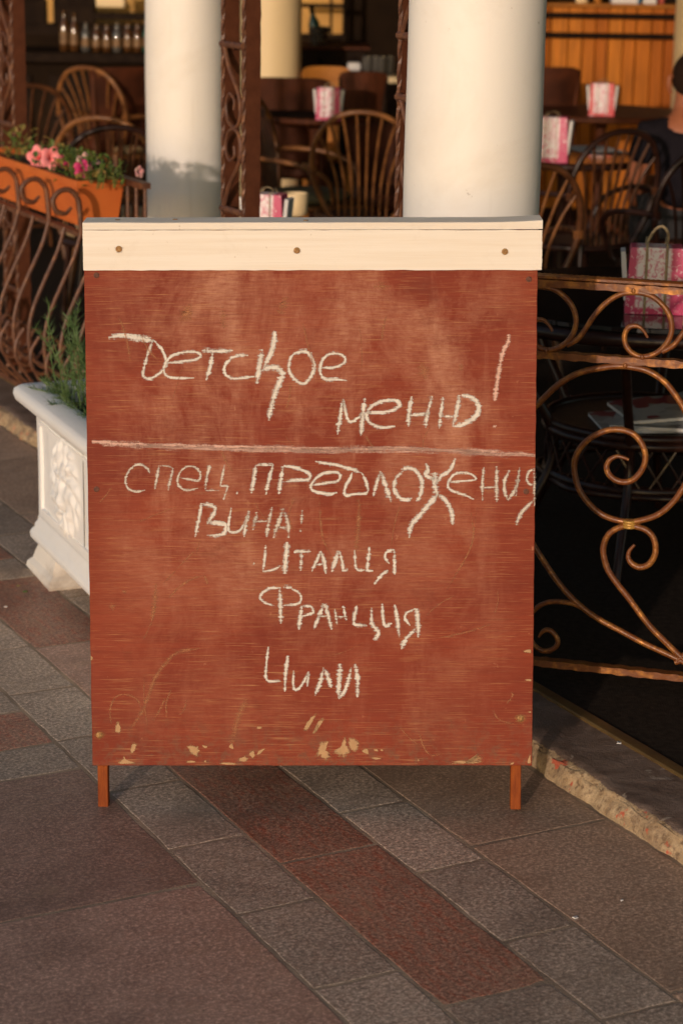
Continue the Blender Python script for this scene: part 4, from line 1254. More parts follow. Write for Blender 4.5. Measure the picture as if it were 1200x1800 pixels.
# ------------------------------------------------------------------ rattan chairs (origin on the floor, back towards local +Y)
def rattan_chair(label, mat, mat2, loc, rotz, cushion=None, arms=True):
    t = thing('rattan_chair', label, 'chair', loc, rotz, 'rattan cafe chairs')
    hoop_r = [(.135, .195, .385), (.185, .205, .47), (.215, .22, .56), (.222, .235, .64), (.200, .255, .735), (.145, .275, .81), (.075, .285, .845)]
    hoop = [(-x, y, z) for x, y, z in hoop_r] + [(0, .288, .855)] + [h for h in reversed(hoop_r)]
    hp = cr(hoop, 6)
    MB().tube(hp, .0125, 10).build('back_hoop', mat, t, 60)
    ns_ = 8
    n = len(hp)
    for i in range(ns_):
        q = (i + .5) / ns_
        x0 = (q - .5) * .24
        tp = hp[int(n * (.27 + .46 * q))]
        mid = Vector((x0 * 1.12, .205, .56))
        path = cr([Vector((x0, .19, .38)), Vector((x0 * 1.03, .195, .47)), mid, mid.lerp(tp, .5) + Vector((-.012 * (q - .5), 0, .012)), tp], 4)
        MB().tube(path, .0062, 7).build('spindle', mat2, t, 60)
    ring = [Vector((.215 * math.cos(a), .015 + .205 * math.sin(a), .375)) for a in [2 * PI * k / 28 for k in range(28)]]
    MB().tube(ring, .014, 8, True).build('seat_ring', mat, t, 60)
    MB().lathe([(.21, 0), (.205, .008), (.12, .005), (.001, .002)], 28, (0, .015, .372)).build('seat', WEAVE, t, 60)
    for s in (-1, 1):
        MB().tube(cr([(s * .13, .20, .39), (s * .15, .225, .20), (s * .175, .26, 0)], 4), .0125, 8).build('leg', mat, t, 60)
        MB().tube(cr([(s * .17, -.14, .375), (s * .185, -.17, .2), (s * .20, -.19, 0)], 4), .0125, 8).build('leg', mat, t, 60)
        if arms:
            MB().tube(cr([(s * .216, .225, .60), (s * .262, .12, .60), (s * .275, -.03, .58), (s * .25, -.15, .52), (s * .20, -.17, .40), (s * .18, -.155, .37)], 6), .0115, 8).build('arm', mat, t, 60)
            MB().tube([Vector((s * .219, .232, .585 + .006 * k)) + Vector((.017 * math.cos(a), .017 * math.sin(a), .002 * math.sin(a))) for k in range(5) for a in [2 * PI * j / 10 for j in range(10)]], .0035, 5).build('binding', mat2, t, 60)
    rg = [Vector((.155 * math.cos(a), .03 + .17 * math.sin(a), .16)) for a in [2 * PI * k / 24 for k in range(24)]]
    MB().tube(rg, .009, 7, True).build('stretcher', mat, t, 60)
    if cushion:
        MB().lathe([(.001, 0), (.16, 0), (.195, .012), (.205, .028), (.19, .046), (.14, .056), (.001, .06)], 28, (0, .01, .385)).build('cushion', cushion, t, 70)
    return t
FZ = .05
def chair_at(px, py, label, rot, mat, mat2, cushion=None, arms=True, ztop=.905):
    """place a chair so that the top of its hoop is seen at a photo pixel"""
    p = G(px, py, ztop)
    back = Matrix.Rotation(rot, 3, 'Z') @ Vector((0, .288, 0))
    return rattan_chair(label, mat, mat2, (p.x - back.x, p.y - back.y, FZ), rot, cushion, arms)
R = math.radians
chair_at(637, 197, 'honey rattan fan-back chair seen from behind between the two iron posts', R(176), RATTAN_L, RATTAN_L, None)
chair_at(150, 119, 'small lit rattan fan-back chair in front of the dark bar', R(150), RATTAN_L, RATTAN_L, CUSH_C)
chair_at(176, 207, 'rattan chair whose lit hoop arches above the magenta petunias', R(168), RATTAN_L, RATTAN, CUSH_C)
chair_at(205, 224, 'rattan chair with shade put into its dark hoop colour, just in front of the lit hoop', R(190), RATTAN_D, RATTAN, CUSH_C)  # shade on this hoop is put into the dark rattan colour
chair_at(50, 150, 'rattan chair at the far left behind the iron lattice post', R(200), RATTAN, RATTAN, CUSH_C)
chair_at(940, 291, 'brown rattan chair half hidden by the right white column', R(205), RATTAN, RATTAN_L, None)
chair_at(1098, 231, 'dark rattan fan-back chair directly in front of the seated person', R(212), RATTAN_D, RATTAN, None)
chair_at(1262, 262, 'red-brown rattan chair at the right edge beneath the seated person', R(200), RATTAN_D, RATTAN_D, None, True, .90)  # dimness of this corner is put into the dark rattan colour
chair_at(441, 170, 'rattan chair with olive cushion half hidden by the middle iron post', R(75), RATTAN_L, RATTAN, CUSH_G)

# ------------------------------------------------------------------ panel-back chairs
def panel_chair(label, loc, rotz, w, ztop, mat, frame, zlow=.46):
    t = thing('panel_chair', label, 'chair', loc, rotz, 'panel-back cafe chairs')
    n = 14
    V = []
    for y in (.17, .205):
        for j in range(9):
            q = j / 8
            z = zlow + (ztop - zlow) * q
            for i in range(n + 1):
                x = (i / n - .5) * w * (.88 + .12 * q)
                zz = z - (.018 * (abs(i / n - .5) * 2) ** 6 if j == 8 else 0)
                V.append((x, y + .06 * q - .05 * (1 - (abs(i / n - .5) * 2) ** 2) * 0 + .035 * (abs(i / n - .5) * 2) ** 2 * -1, zz))
    k = (n + 1) * 9
    F = [(j * (n + 1) + i, j * (n + 1) + i + 1, (j + 1) * (n + 1) + i + 1, (j + 1) * (n + 1) + i) for j in range(8) for i in range(n)]
    F += [tuple(x + k for x in reversed(f)) for f in F]
    rimi = [i for i in range(n + 1)] + [(j) * (n + 1) + n for j in range(1, 9)] + [8 * (n + 1) + i for i in range(n - 1, -1, -1)] + [j * (n + 1) for j in range(7, 0, -1)]
    for a, b in zip(rimi, rimi[1:] + rimi[:1]):
        F.append((a, a + k, b + k, b))
    MB().add(V, F).build('backrest', mat, t, 40)
    MB().bbox((0, -.02, .43), (w * .95, .42, .07), None, .02).build('seat', mat, t, 40)
    for sx in (-1, 1):
        MB().tube([(sx * w * .44, -.19, 0), (sx * w * .43, -.18, .40)], [.014, .02], 6).build('leg', frame, t, 30)
        MB().tube([(sx * w * .42, .22, 0), (sx * w * .41, .17, .40), (sx * w * .42, .19, .52), (sx * w * .47, .215, ztop - .03)], [.014, .02, .02, .014], 6).build('leg', frame, t, 30)
    return t
def pchair_at(px, py, y, label, rot, w, mat, frame):
    p = PY(px, py, y)
    back = Matrix.Rotation(rot, 3, 'Z') @ Vector((0, .25, 0))
    return panel_chair(label, (p.x - back.x, p.y - back.y, FZ), rot, w, p.z - FZ, mat, frame)
pchair_at(228, 118, 12.0, 'dark leather chair with red-brown edge left of the left column', R(205), .42, LEATHER, WOOD_D)
pchair_at(508, 137, 10.9, 'wide brown leather chair beneath the cream column', R(178), .40, LEATHER, WOOD_D)
pchair_at(573, 116, 12.2, 'tan wooden chair back lit by the sun behind the brown chairs', R(4), .26, TAN, TAN)
pchair_at(640, 126, 11.6, 'dark chair with brown backrest left of the glasses', R(185), .25, WOOD_D, BLACKW)
pchair_at(676, 216, 10.3, 'red-brown leather chair facing the fan-back chair', R(10), .30, LEATHER, WOOD_D)
pchair_at(972, 118, 12.0, 'dark brown leather chair beside the plank wall', R(182), .30, LEATHER, WOOD_D)

# ------------------------------------------------------------------ tables
def round_table(label, c, r, z, top, mat, h0=FZ):
    t = thing('cafe_table', label, 'table', (c.x, c.y, h0))
    zz = z - h0
    MB().lathe([(r * .96, zz - .03), (r, zz - .022), (r, zz - .006), (r * .985, zz)], 40).build('table_top', top, t, 30)
    MB().tube([Vector((r * math.cos(a), r * math.sin(a), zz - .016)) for a in [2 * PI * k / 44 for k in range(44)]], .016, 8, True).build('rim', mat, t, 60)
    MB().lathe([(.035, .03), (.03, .1), (.028, zz - .1), (.05, zz - .031)], 16).build('pedestal', mat, t, 40)
    for k in range(4):
        a = PI / 4 + k * PI / 2
        MB().tube(cr([(.03 * math.cos(a), .03 * math.sin(a), .12), (.16 * math.cos(a), .16 * math.sin(a), .06), (.27 * math.cos(a), .27 * math.sin(a), .012)], 4), .016, 7).build('foot', mat, t, 50)
    return t
# near glass table with magazine shelf
tz = .75
tf = G(1075, 572, tz)
tc = Vector((tf.x + .16, tf.y + .46, 0))
TR = .50
nt = thing('rattan_table', 'dark rattan table with glass top and magazine shelf behind the right railing', 'table', (tc.x, tc.y, FZ))
zz = tz - FZ
MB().lathe([(TR * .99, zz - .016), (TR, zz - .012), (TR, zz - .002), (TR * .995, zz)], 72).build('glass_top', GLASS_T, nt, 30)
MB().tube([Vector((TR * math.cos(a), TR * math.sin(a), zz - .034)) for a in [2 * PI * k / 72 for k in range(72)]], .019, 10, True).build('rim', RATTAN_D, nt, 60)
zsh = .36
rs = .27
MB().lathe([(rs, zsh - .012), (rs, zsh), (.001, zsh + .001)], 40).build('shelf', WEAVE, nt, 30)
for z_, r_ in ((zsh, rs), (zsh - .145, rs * .98), (zsh - .02, rs * 1.01)):
    MB().tube([Vector((r_ * math.cos(a), r_ * math.sin(a), z_)) for a in [2 * PI * k / 48 for k in range(48)]], .013 if z_ > .3 else .015, 8, True).build('shelf_ring', RATTAN_D, nt, 60)
for k in range(28):
    for s in (-1, 1):
        a0 = 2 * PI * k / 28
        a1 = a0 + s * .30
        MB().tube([Vector((rs * math.cos(a0 + (a1 - a0) * q), rs * math.sin(a0 + (a1 - a0) * q), zsh - .015 - .125 * q)) for q in (0, .33, .66, 1)], .0042, 5).build('lattice_strip', RATTAN_D, nt, 60)
for k in range(6):
    a = 2 * PI * k / 6 + .25
    ca, sa = math.cos(a), math.sin(a)
    MB().tube(cr([((TR - .04) * ca, (TR - .04) * sa, zz - .04), (.37 * ca, .37 * sa, .50), (rs * ca, rs * sa, zsh - .02), (rs * 1.02 * ca, rs * 1.02 * sa, .22), (.36 * ca, .36 * sa, .08), (.40 * ca, .40 * sa, 0)], 5), .0135, 8).build('leg', RATTAN_D, nt, 60)
    b = a + PI / 6
    MB().tube(cr([(rs * ca, rs * sa, .20), (.30 * math.cos(b), .30 * math.sin(b), .205), (rs * math.cos(a + PI / 3), rs * math.sin(a + PI / 3), .20)], 4), .010, 7).build('brace', RATTAN_D, nt, 60)

def mk_mag(name, c1, c2, c3):
    t = NT(name)
    o = t.coord()
    b = t.mix(t.ramp(t.noise(o, 14, 2, .5), [(.45, 0.0), (.5, 1.0)], 'CONSTANT'), c1, c2)
    b = t.mix(t.ramp(t.noise(t.coord(loc=(3, 1, 2)), 9, 2), [(.56, 0.0), (.58, 1.0)]), b, c3)
    t.P('Base Color', b); t.P('Roughness', .4)
    return t.mat
MAGS = [mk_mag('magazine_cover', (.5, .48, .45), (.35, .33, .30), (.28, .04, .05)), mk_mag('magazine_pages', (.62, .60, .57), (.5, .49, .47), (.05, .05, .06)), mk_mag('grey_magazine', (.42, .42, .43), (.33, .33, .34), (.5, .5, .48))]
mlab = ['grey folded magazine lying at the bottom of the shelf pile', 'printed magazine lying in the middle of the shelf pile', 'open newspaper sticking up from the table shelf', 'pale magazine lying on top of the shelf pile']
for k, (dx, dy, rz, tilt) in enumerate(((.00, -.10, .1, .0), (.05, -.12, -.25, .02), (.16, -.02, .35, .30), (.06, -.08, .2, .04))):
    mt = thing('magazine', mlab[k], 'magazine', (tc.x + dx, tc.y + dy, FZ + zsh + .004 + .011 * k), rz, 'magazines on the table shelf')
    Mx = Matrix.Rotation(-tilt, 3, 'Y') @ Matrix.Rotation(tilt * .4, 3, 'X')
    mbk = MB().grid(lambda a, b: Mx @ Vector(((a - .5) * .30 , (b - .5) * .22, .009 + .007 * math.cos((a - .5) * 3) + (.02 * tilt))), 10, 6)
    mbk.build('cover', MAGS[k % 3], mt, 60)
    MB().add([Mx @ Vector((x, y, z)) for x in (-.148, .148) for y in (-.108, .108) for z in (.0, .0085)], [(0, 1, 3, 2), (4, 6, 7, 5), (0, 4, 5, 1), (2, 3, 7, 6), (0, 2, 6, 4), (1, 5, 7, 3)]).build('pages', PAPERW, mt, 0)

def tbl(px, py, z, label, r, off, top=WOOD_D, mat=WOOD_D):
    p = G(px, py, z)
    return round_table(label, Vector((p.x + off, p.y + r, 0)), r, z, top, mat), p
tbl(1055, 207, .74, 'dark red round table in front of the plank wall', .42, .05)
tbl(985, 288, .72, 'glass-topped table behind the right column', .36, .05, GLASS_T, RATTAN_D)
tbl(560, 209, .79, 'dark table in the middle of the cafe', .30, -.02, BLACKW, WOOD_D)
tbl(480, 448, .70, 'table right behind the board carrying a magenta box', .34, .05, GLASS_T, RATTAN_D)

# ------------------------------------------------------------------ white and magenta paper boxes with rope handles
def mk_box(name, c):
    t = NT(name)
    tc_ = t.n('TexCoord')
    g_ = tc_.outputs['Generated']
    sep = t.n('SeparateXYZ', None, Vector=g_)
    ax = t.math('ABSOLUTE', t.math('SUBTRACT', sep.outputs[0], .46))
    inner = t.ramp(ax, [(.26, 1.0), (.31, 0.0)])
    zb2 = t.ramp(sep.outputs[2], [(.08, 0.0), (.12, 1.0)])
    o = t.coord()
    sc = t.noise(o, 38, 5, .6, 2.2)
    scr = t.ramp(sc, [(.50, 0.0), (.56, 1.0)])
    w = t.mix(t.math('MULTIPLY', scr, .85), (.80, .72, .72), (.62, .16, .25))
    edge = t.mix(t.ramp(t.noise(o, 60, 4, .6, 1.5), [(.58, 0.0), (.64, .8)]), c, (.75, .6, .62))
    t.P('Base Color', t.mix(t.math('MULTIPLY', inner, zb2), edge, w))
    t.P('Roughness', .45)
    return t.mat
BOXM = mk_box('magenta_white_print', (.55, .035, .13))
BOXR = mk_box('red_white_print', (.62, .04, .05))
def gift_box(label, c, w, h, rotz, mat=BOXM, hk=.35):
    t = thing('paper_box', label, 'box', c, rotz, 'magenta and white boxes on the tables')
    d = w * .62
    V = [(sx * w / 2 * k, sy * d / 2 * k, z) for z, k in ((0, 1.0), (h * .02, 1.01), (h * .97, .90), (h, .87)) for sx, sy in ((-1, -1), (1, -1), (1, 1), (-1, 1))]
    F = [(i * 4 + k, i * 4 + (k + 1) % 4, (i + 1) * 4 + (k + 1) % 4, (i + 1) * 4 + k) for i in range(3) for k in range(4)] + [(3, 2, 1, 0), (12, 13, 14, 15)]
    MB().add(V, F).build('carton', mat, t, 20)
    for s in (-1, 1):   # white cards tucked in at the sides
        MB().box((s * w * .53, 0, h * .56), (.012, d * .8, h * .74), Matrix.Rotation(s * .10, 3, 'Y')).build('card', PAPERW, t, 0)
    rr = .0038 if hk == 1 else .0016
    for s in (-1, 1):
        x = s * w * .17
        MB().tube(cr([(x, -d / 2 - .004, 0.002), (x, -d / 2 * .93 - .005, h * .6), (x, -d / 2 * .87 - .004, h + .002), (x, 0, h + .006), (x, d / 2 * .87 + .004, h + .002), (x, d / 2 + .004, .002)], 4), rr, 6).build('rope', ROPE, t, 60)
    MB().tube(cr([(-w * .17, 0, h), (-w * .13, 0, h + .02 * hk), (-w * .02, -.006, h + .042 * hk + .004), (w * .10, -.01, h + .046 * hk + .004), (w * .18, -.006, h + .03 * hk), (w * .17, 0, h)], 5), rr * 1.1, 6).build('rope_handle', ROPE, t, 60)
    return t
bp = G(1152, 553, tz + .002)
gift_box('large magenta and white printed box with rope handle on the glass table', Vector((bp.x, bp.y + .05, tz + .001)), .150, .172, R(-6), BOXM, 1.0)
bp = G(1060, 206, .742); gift_box('red and white box standing on the table by the plank wall', Vector((bp.x, bp.y + .10, .741)), .13, .165, R(-8), BOXR)
bp = G(970, 287, .722); gift_box('magenta and white box peeking out right of the thick white column', Vector((bp.x, bp.y + .08, .721)), .15, .19, R(-12))
bp = G(577, 213, .792); gift_box('small magenta and white box on the middle table behind the fan-back chair', Vector((bp.x, bp.y + .10, .7905)), .115, .15, R(-5))
bp = G(470, 440, .702); gift_box('magenta and white box just above the board beside the middle iron post', Vector((bp.x - .005, bp.y + .05, .701)), .13, .175, R(-15))
bp = G(1010, 268, .721)
sh = thing('paper_sheet', 'white paper sheet lying on the table behind the dark fan-back chair', 'paper', (bp.x + .10, bp.y + .12, .7225), .3)
MB().grid(lambda a, b: Vector(((a - .5) * .21, (b - .5) * .29, .004 * math.sin(a * 3))), 6, 4).build('sheet', PAPERW, sh, 60)
# cream pot on the near table
bp = G(518, 385, .70)
pt = thing('cream_pot', 'small cream pot showing just above the board', 'pot', (bp.x, bp.y + .1, .701))
MB().lathe([(.036, 0), (.042, .01), (.045, .075), (.043, .078), (.039, .076), (.038, .012), (.001, .01)], 24).build('pot_body', CREAM, pt, 40)

# ------------------------------------------------------------------ bar at the back left with bottles
bz = PY(180, 92, 13).z
bar = thing('bar_counter', 'dark bar counter across the back left of the cafe', 'bar', (-2.2, 13.2, FZ))
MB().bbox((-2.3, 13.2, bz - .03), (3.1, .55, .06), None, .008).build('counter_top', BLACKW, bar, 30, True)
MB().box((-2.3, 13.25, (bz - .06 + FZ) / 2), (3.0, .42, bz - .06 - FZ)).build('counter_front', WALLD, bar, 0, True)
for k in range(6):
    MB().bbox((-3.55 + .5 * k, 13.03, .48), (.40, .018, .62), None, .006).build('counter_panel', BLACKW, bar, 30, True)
GL = [simple('amber_bottle_glass', (.09, .038, .010), (.05, .02, .006), 10, .10, spec=.9), simple('clear_bottle_glass', (.10, .095, .085), (.06, .055, .05), 10, .08, spec=.9), simple('green_bottle_glass', (.03, .10, .07), (.02, .06, .05), 10, .08, spec=.9)]
LABELP = simple('bottle_label_paper', (.20, .11, .045), (.10, .05, .02), 25, .6)
bpos = [(112, .235, 0), (130, .215, 0), (150, .165, 1), (169, .16, 0), (187, .16, 0), (205, .165, 1), (224, .17, 0), (241, .17, 0), (258, .18, 2)]
ords = ['tallest amber bottle at the left end of the bottle row', 'tall amber bottle second from the left on the bar', 'clear bottle third from the left on the bar', 'amber bottle fourth from the left on the bar', 'amber bottle in the middle of the row on the bar', 'clear bottle sixth from the left on the bar', 'amber bottle seventh from the left on the bar', 'amber bottle second from the right on the bar', 'green bottle at the right end of the row on the bar']
for (px, h, gk), lb in zip(bpos, ords):
    p = PY(px, 91, 13.0)
    t = thing('bottle', lb, 'bottle', (p.x, 13.05, bz + .0005), 0, 'bottles on the bar')
    r = .027
    MB().lathe([(r * .9, 0), (r, .006), (r, h * .58), (r * .8, h * .68), (r * .42, h * .78), (r * .38, h * .97), (r * .44, h)], 18).build('glass', GL[gk], t, 40)
    MB().lathe([(r * 1.02, h * .18), (r * 1.02, h * .48)], 18).build('bottle_label', LABELP, t.children[0], 40)
# back bar: dark shelving with ochre wall between
shelf = thing('back_bar_shelves', 'dark shelving with ochre openings behind the bar', 'shelf', (-2.2, 15.0, FZ))
for (a, b, c, d) in ((45, 0, 80, 40), (95, -10, 166, 44), (166, 24, 262, 34), (45, 44, 262, 60)):
    p0, p1 = PY(a, d, 14.9), PY(b if False else c, b, 14.9)
    MB().box(((p0.x + p1.x) / 2, 14.95, (p0.z + p1.z) / 2), (abs(p1.x - p0.x), .12, abs(p1.z - p0.z))).build('shelf_panel', BLACKW, shelf, 0, True)
p0, p1 = PY(76, 46, 15.3), PY(262, -40, 15.3)
MB().box(((p0.x + p1.x) / 2, 15.46, (p0.z + p1.z) / 2), (abs(p1.x - p0.x), .05, abs(p1.z - p0.z))).build('back_panel', WALLY, shelf, 0, True)
p = PY(197, 4, 14.9)
lm = thing('white_lamp', 'white lamp above the bar, built as a plain unlit box', 'carton', (p.x, 14.85, p.z - .03))  # lamp stood in for by a plain box that gives no light
MB().bbox((0, 0, .05), (.19, .10, .10), None, .008).build('lamp_body', CREAM, lm, 30)
MB().bbox((0, 0, .105), (.195, .105, .012), None, .004).build('lamp_top', CREAM, lm, 30)

# middle of the back: ochre panel behind a dark frame, sideboard with ice bucket
win = thing('framed_opening', 'dark framed opening onto a sunlit ochre wall at the back', 'window', (.0, 15.2, .8))
p0, p1 = PY(527, 64, 15.3), PY(603, -40, 15.3)
MB().box(((p0.x + p1.x) / 2, 15.44, (p0.z + p1.z) / 2), (abs(p1.x - p0.x), .06, abs(p1.z - p0.z))).build('ochre_panel', WALLY, win, 0, True)
for (a, b, c, d) in ((526, 7, 603, 13), (579, -20, 585, 62), (601, -20, 608, 90), (526, 60, 603, 66)):
    q0, q1 = PY(a, d, 15.1), PY(c, b, 15.1)
    MB().bbox(((q0.x + q1.x) / 2, 15.1, (q0.z + q1.z) / 2), (abs(q1.x - q0.x), .05, abs(q1.z - q0.z)), None, .004).build('frame_bar', BLACKW, win, 20, True)
q0, q1 = PY(528, 135, 12.9), PY(606, 86, 12.9)
sb = thing('sideboard', 'black sideboard behind the cream column', 'cabinet', ((q0.x + q1.x) / 2, 13.1, FZ))
MB().bbox(((q0.x + q1.x) / 2, 13.1, (q1.z + FZ) / 2), (q1.x - q0.x + .25, .4, q1.z - FZ), None, .01).build('carcass', BLACKW, sb, 20, True)
MB().bbox(((q0.x + q1.x) / 2, 13.08, q1.z + .006), (q1.x - q0.x + .29, .46, .016), None, .004).build('sideboard_top', WOOD_D, sb, 20, True)
for s in (-1, 1):
    MB().bbox(((q0.x + q1.x) / 2 + s * .10, 12.893, q1.z - .16), (.17, .012, .22), None, .004).build('door', BLACKW, sb, 20, True)
ip = PY(560, 86, 12.98)
STEEL = simple('polished_steel', (.55, .50, .42), (.45, .40, .33), 8, .25, .9)
ib = thing('ice_bucket', 'steel ice bucket on the black sideboard', 'bucket', (ip.x, 12.98, q1.z + .0145))
MB().lathe([(.042, 0), (.046, .004), (.058, .10), (.061, .104), (.057, .105), (.045, .01), (.001, .008)], 26).build('bucket_body', STEEL, ib, 40)
for s in (-1, 1):
    MB().tube([Vector((s * .058, .016 * math.cos(a), .085 + .012 * math.sin(a))) for a in [2 * PI * k / 12 for k in range(12)]], .003, 6, True).build('handle', STEEL, ib, 50)
wbt = thing('wine_bottle', 'dark wine bottle leaning in the steel ice bucket', 'bottle', (ip.x - .012, 12.98, q1.z + .03))
Mb = Matrix.Rotation(-.16, 3, 'Y')
MB().lathe([(.030, 0), (.032, .01), (.032, .11), (.02, .14), (.0125, .16), (.012, .20), (.014, .205)], 18, (0, 0, 0), Mb).build('glass', GL[2], wbt, 40)
MB().lathe([(.0145, .165), (.0145, .212), (.001, .213)], 14, (0, 0, 0), Mb).build('capsule', BLACKW, wbt, 40)
# counter with drinking glasses
cz = PY(660, 140, 12.4)
ct = thing('serving_counter', 'cream-edged serving counter behind the fan-back chair', 'counter', (cz.x + .22, 12.6, FZ))
MB().bbox((cz.x + .22, 12.6, cz.z), (.62, .45, .035), None, .006).build('counter_top', CREAM, ct, 20, True)
MB().box((cz.x + .22, 12.62, (cz.z - .018 + FZ) / 2), (.56, .36, cz.z - .018 - FZ)).build('counter_body', BLACKW, ct, 0, True)
gl_lab = ['drinking glass at the left of the glasses on the serving counter', 'drinking glass second from left on the serving counter', 'drinking glass third from left on the serving counter', 'drinking glass nearest the right iron post on the counter']
for k, px in enumerate((645, 658, 671, 684)):
    p = PY(px, 132, 12.5)
    t = thing('drinking_glass', gl_lab[k], 'glass', (p.x, 12.5 + .03 * (k % 2), cz.z + .018), 0, 'glasses on the serving counter')
    MB().lathe([(.022, 0), (.024, .004), (.030, .10), (.0285, .10), (.022, .008), (.001, .007)], 18).build('tumbler', GL[1], t, 40)
p = PY(622, 118, 12.5)
t = thing('napkin_block', 'pale napkin block left of the drinking glasses', 'napkins', (p.x, 12.55, p.z - .02))
MB().bbox((0, 0, .02), (.075, .075, .045), None, .008).build('napkins', PAPERW, t, 30)
MB().bbox((0, 0, -.13), (.22, .22, .25), None, .008).build('stand', BLACKW, t, 30)

# ------------------------------------------------------------------ plank wall with shelf at the back right
pwall = thing('plank_wall', 'orange-brown wooden plank wall lit by the sun at the back right', 'wall', (1.6, 13.05, FZ))
PLK = []
for k in range(4):
    c = [(.54, .165, .016), (.46, .13, .012), (.60, .20, .022), (.38, .10, .010)][k]
    PLK.append(simple('orange_plank_%s' % 'abcd'[k], c, tuple(x * .62 for x in c), 5, .5, bump=.25, bscale=30, stretch=(7, 1, .7), lo=.35, hi=.7, spec=.15))
wx = .62
x_ = wx
i = 0
ztopw = PY(1070, 14, 13.0).z
random.seed(21)
while x_ < 3.0:
    w = random.choice((.075, .09, .085, .10))
    MB().bbox((x_ + w / 2, 13.06 + random.uniform(-.003, .003), (ztopw + FZ) / 2), (w - .005, .022, ztopw - FZ), None, .004).build('plank', PLK[i % 4 if random.random() < .6 else random.randrange(4)], pwall, 20, True)
    x_ += w
    i += 1
xm, xw = (wx + 3.0) / 2, 3.0 - wx
MB().box((xm, 13.085, (ztopw + FZ) / 2), (xw, .02, ztopw - FZ - .01)).build('backing', BLACKW, pwall, 0, True)
for py_ in (28, 63):
    z = PY(1070, py_, 13.0).z
    MB().tube([(wx, 13.0, z + .0), (3.0, 13.0, z + .0)], .017, 8).build('rail', BLACKW, pwall, 40, True)
MB().bbox((xm, 13.14, ztopw + .012), (xw, .26, .022), None, .004).build('shelf', TAN, pwall, 20, True)
items = [(1022, .075, .09, CREAM, 'cream jar on the plank-wall shelf'), (1050, .045, .08, TAN, 'tan tin on the plank-wall shelf'), (1096, .15, .16, PAPERW, 'white box on the plank-wall shelf'),
         (1121, .018, .17, simple('blue_spine', (.03, .16, .32), None, 8, .5), 'blue book on the plank-wall shelf'), (1140, .075, .16, PAPERW, 'white book block right of the blue book'), (1160, .03, .15, simple('red_spine', (.45, .06, .03), None, 8, .5), 'red book on the plank-wall shelf')]
for px, w, h, mt_, lb in items:
    p = PY(px, 12, 13.06)
    t = thing('shelf_item', lb, 'shelf item', (p.x, 13.08, ztopw + .0235), 0, 'things on the plank-wall shelf')
    if w in (.075, .045) and px < 1060:
        MB().lathe([(w * .45, 0), (w * .5, .006), (w * .5, h * .75), (w * .36, h * .86), (w * .36, h)], 20).build('jar', mt_, t, 40)
    else:
        MB().bbox((0, 0, h / 2), (w, .10, h), None, .003).build('cover', mt_, t, 20)
        MB().box((0, 0, h + .001), (w * .8, .092, .004)).build('pages', PAPERW, t, 0)

# ------------------------------------------------------------------ seated person at the right edge, back to the camera
def skin_mesh(name, joints, edges, mat, parent, sub=2):
    me = bpy.data.meshes.new(name)
    me.from_pydata([j[0] for j in joints], edges, [])
    o = bpy.data.objects.new(name + '_tmp', me)
    COL.objects.link(o)
    md = o.modifiers.new('s', 'SKIN')
    md.use_smooth_shade = True
    for v, j in zip(me.skin_vertices[0].data, joints):
        r = j[1]
        v.radius = r if isinstance(r, tuple) else (r, r)
    me.skin_vertices[0].data[0].use_root = True
    sb_ = o.modifiers.new('sub', 'SUBSURF')
    sb_.levels = sb_.render_levels = sub
    dg = bpy.context.evaluated_depsgraph_get()
    me2 = bpy.data.meshes.new_from_object(o.evaluated_get(dg))
    bpy.data.objects.remove(o)
    me2.materials.clear()
    me2.materials.append(mat)
    me2.shade_smooth()
    r = bpy.data.objects.new(name, me2)
    COL.objects.link(r)
    r.parent = parent
    return r
hp_ = PY(1209, 150, 9.35)
base = Vector((hp_.x + .02, 9.35, FZ))
per_ = thing('person', 'person with cropped dark hair in a dark shirt seated with back turned', 'person', base)
hz = hp_.z - FZ                              # head centre above the floor
sh_z = hz - .178
pel = .46
J = [((0, -.06, pel), (.15, .11)), ((0, -.05, pel + .16), (.13, .10)), ((0, -.02, sh_z - .10), (.155, .105)), ((0, .01, sh_z), (.12, .085)), ((0, .03, sh_z + .075), (.058, .058)), ((0, .045, hz - .02), (.072, .085)), ((0, .05, hz + .055), (.070, .085)),
     ((-.17, .0, sh_z - .025), (.058, .058)), ((-.215, .02, sh_z - .22), (.046, .046)), ((-.20, .12, sh_z - .33), (.038, .038)), ((-.12, .30, sh_z - .27), (.027, .027)), ((-.09, .37, sh_z - .26), (.034, .018)),
     ((.17, .0, sh_z - .025), (.058, .058)), ((.215, .02, sh_z - .22), (.046, .046)), ((.20, .12, sh_z - .33), (.038, .038)), ((.12, .30, sh_z - .27), (.027, .027)), ((.09, .37, sh_z - .26), (.034, .018)),
     ((-.10, .02, pel - .02), (.09, .085)), ((-.13, .40, pel - .0), (.062, .062)), ((-.12, .40, .12), (.042, .042)), ((-.12, .46, .035), (.045, .03)), ((-.12, .56, .03), (.03, .02)),
     ((.10, .02, pel - .02), (.09, .085)), ((.13, .40, pel - .0), (.062, .062)), ((.12, .40, .12), (.042, .042)), ((.12, .46, .035), (.045, .03)), ((.12, .56, .03), (.03, .02))]
Ed = [(0, 1), (1, 2), (2, 3), (3, 4), (4, 5), (5, 6), (3, 7), (7, 8), (8, 9), (9, 10), (10, 11), (3, 12), (12, 13), (13, 14), (14, 15), (15, 16), (0, 17), (17, 18), (18, 19), (19, 20), (20, 21), (0, 22), (22, 23), (23, 24), (24, 25), (25, 26)]
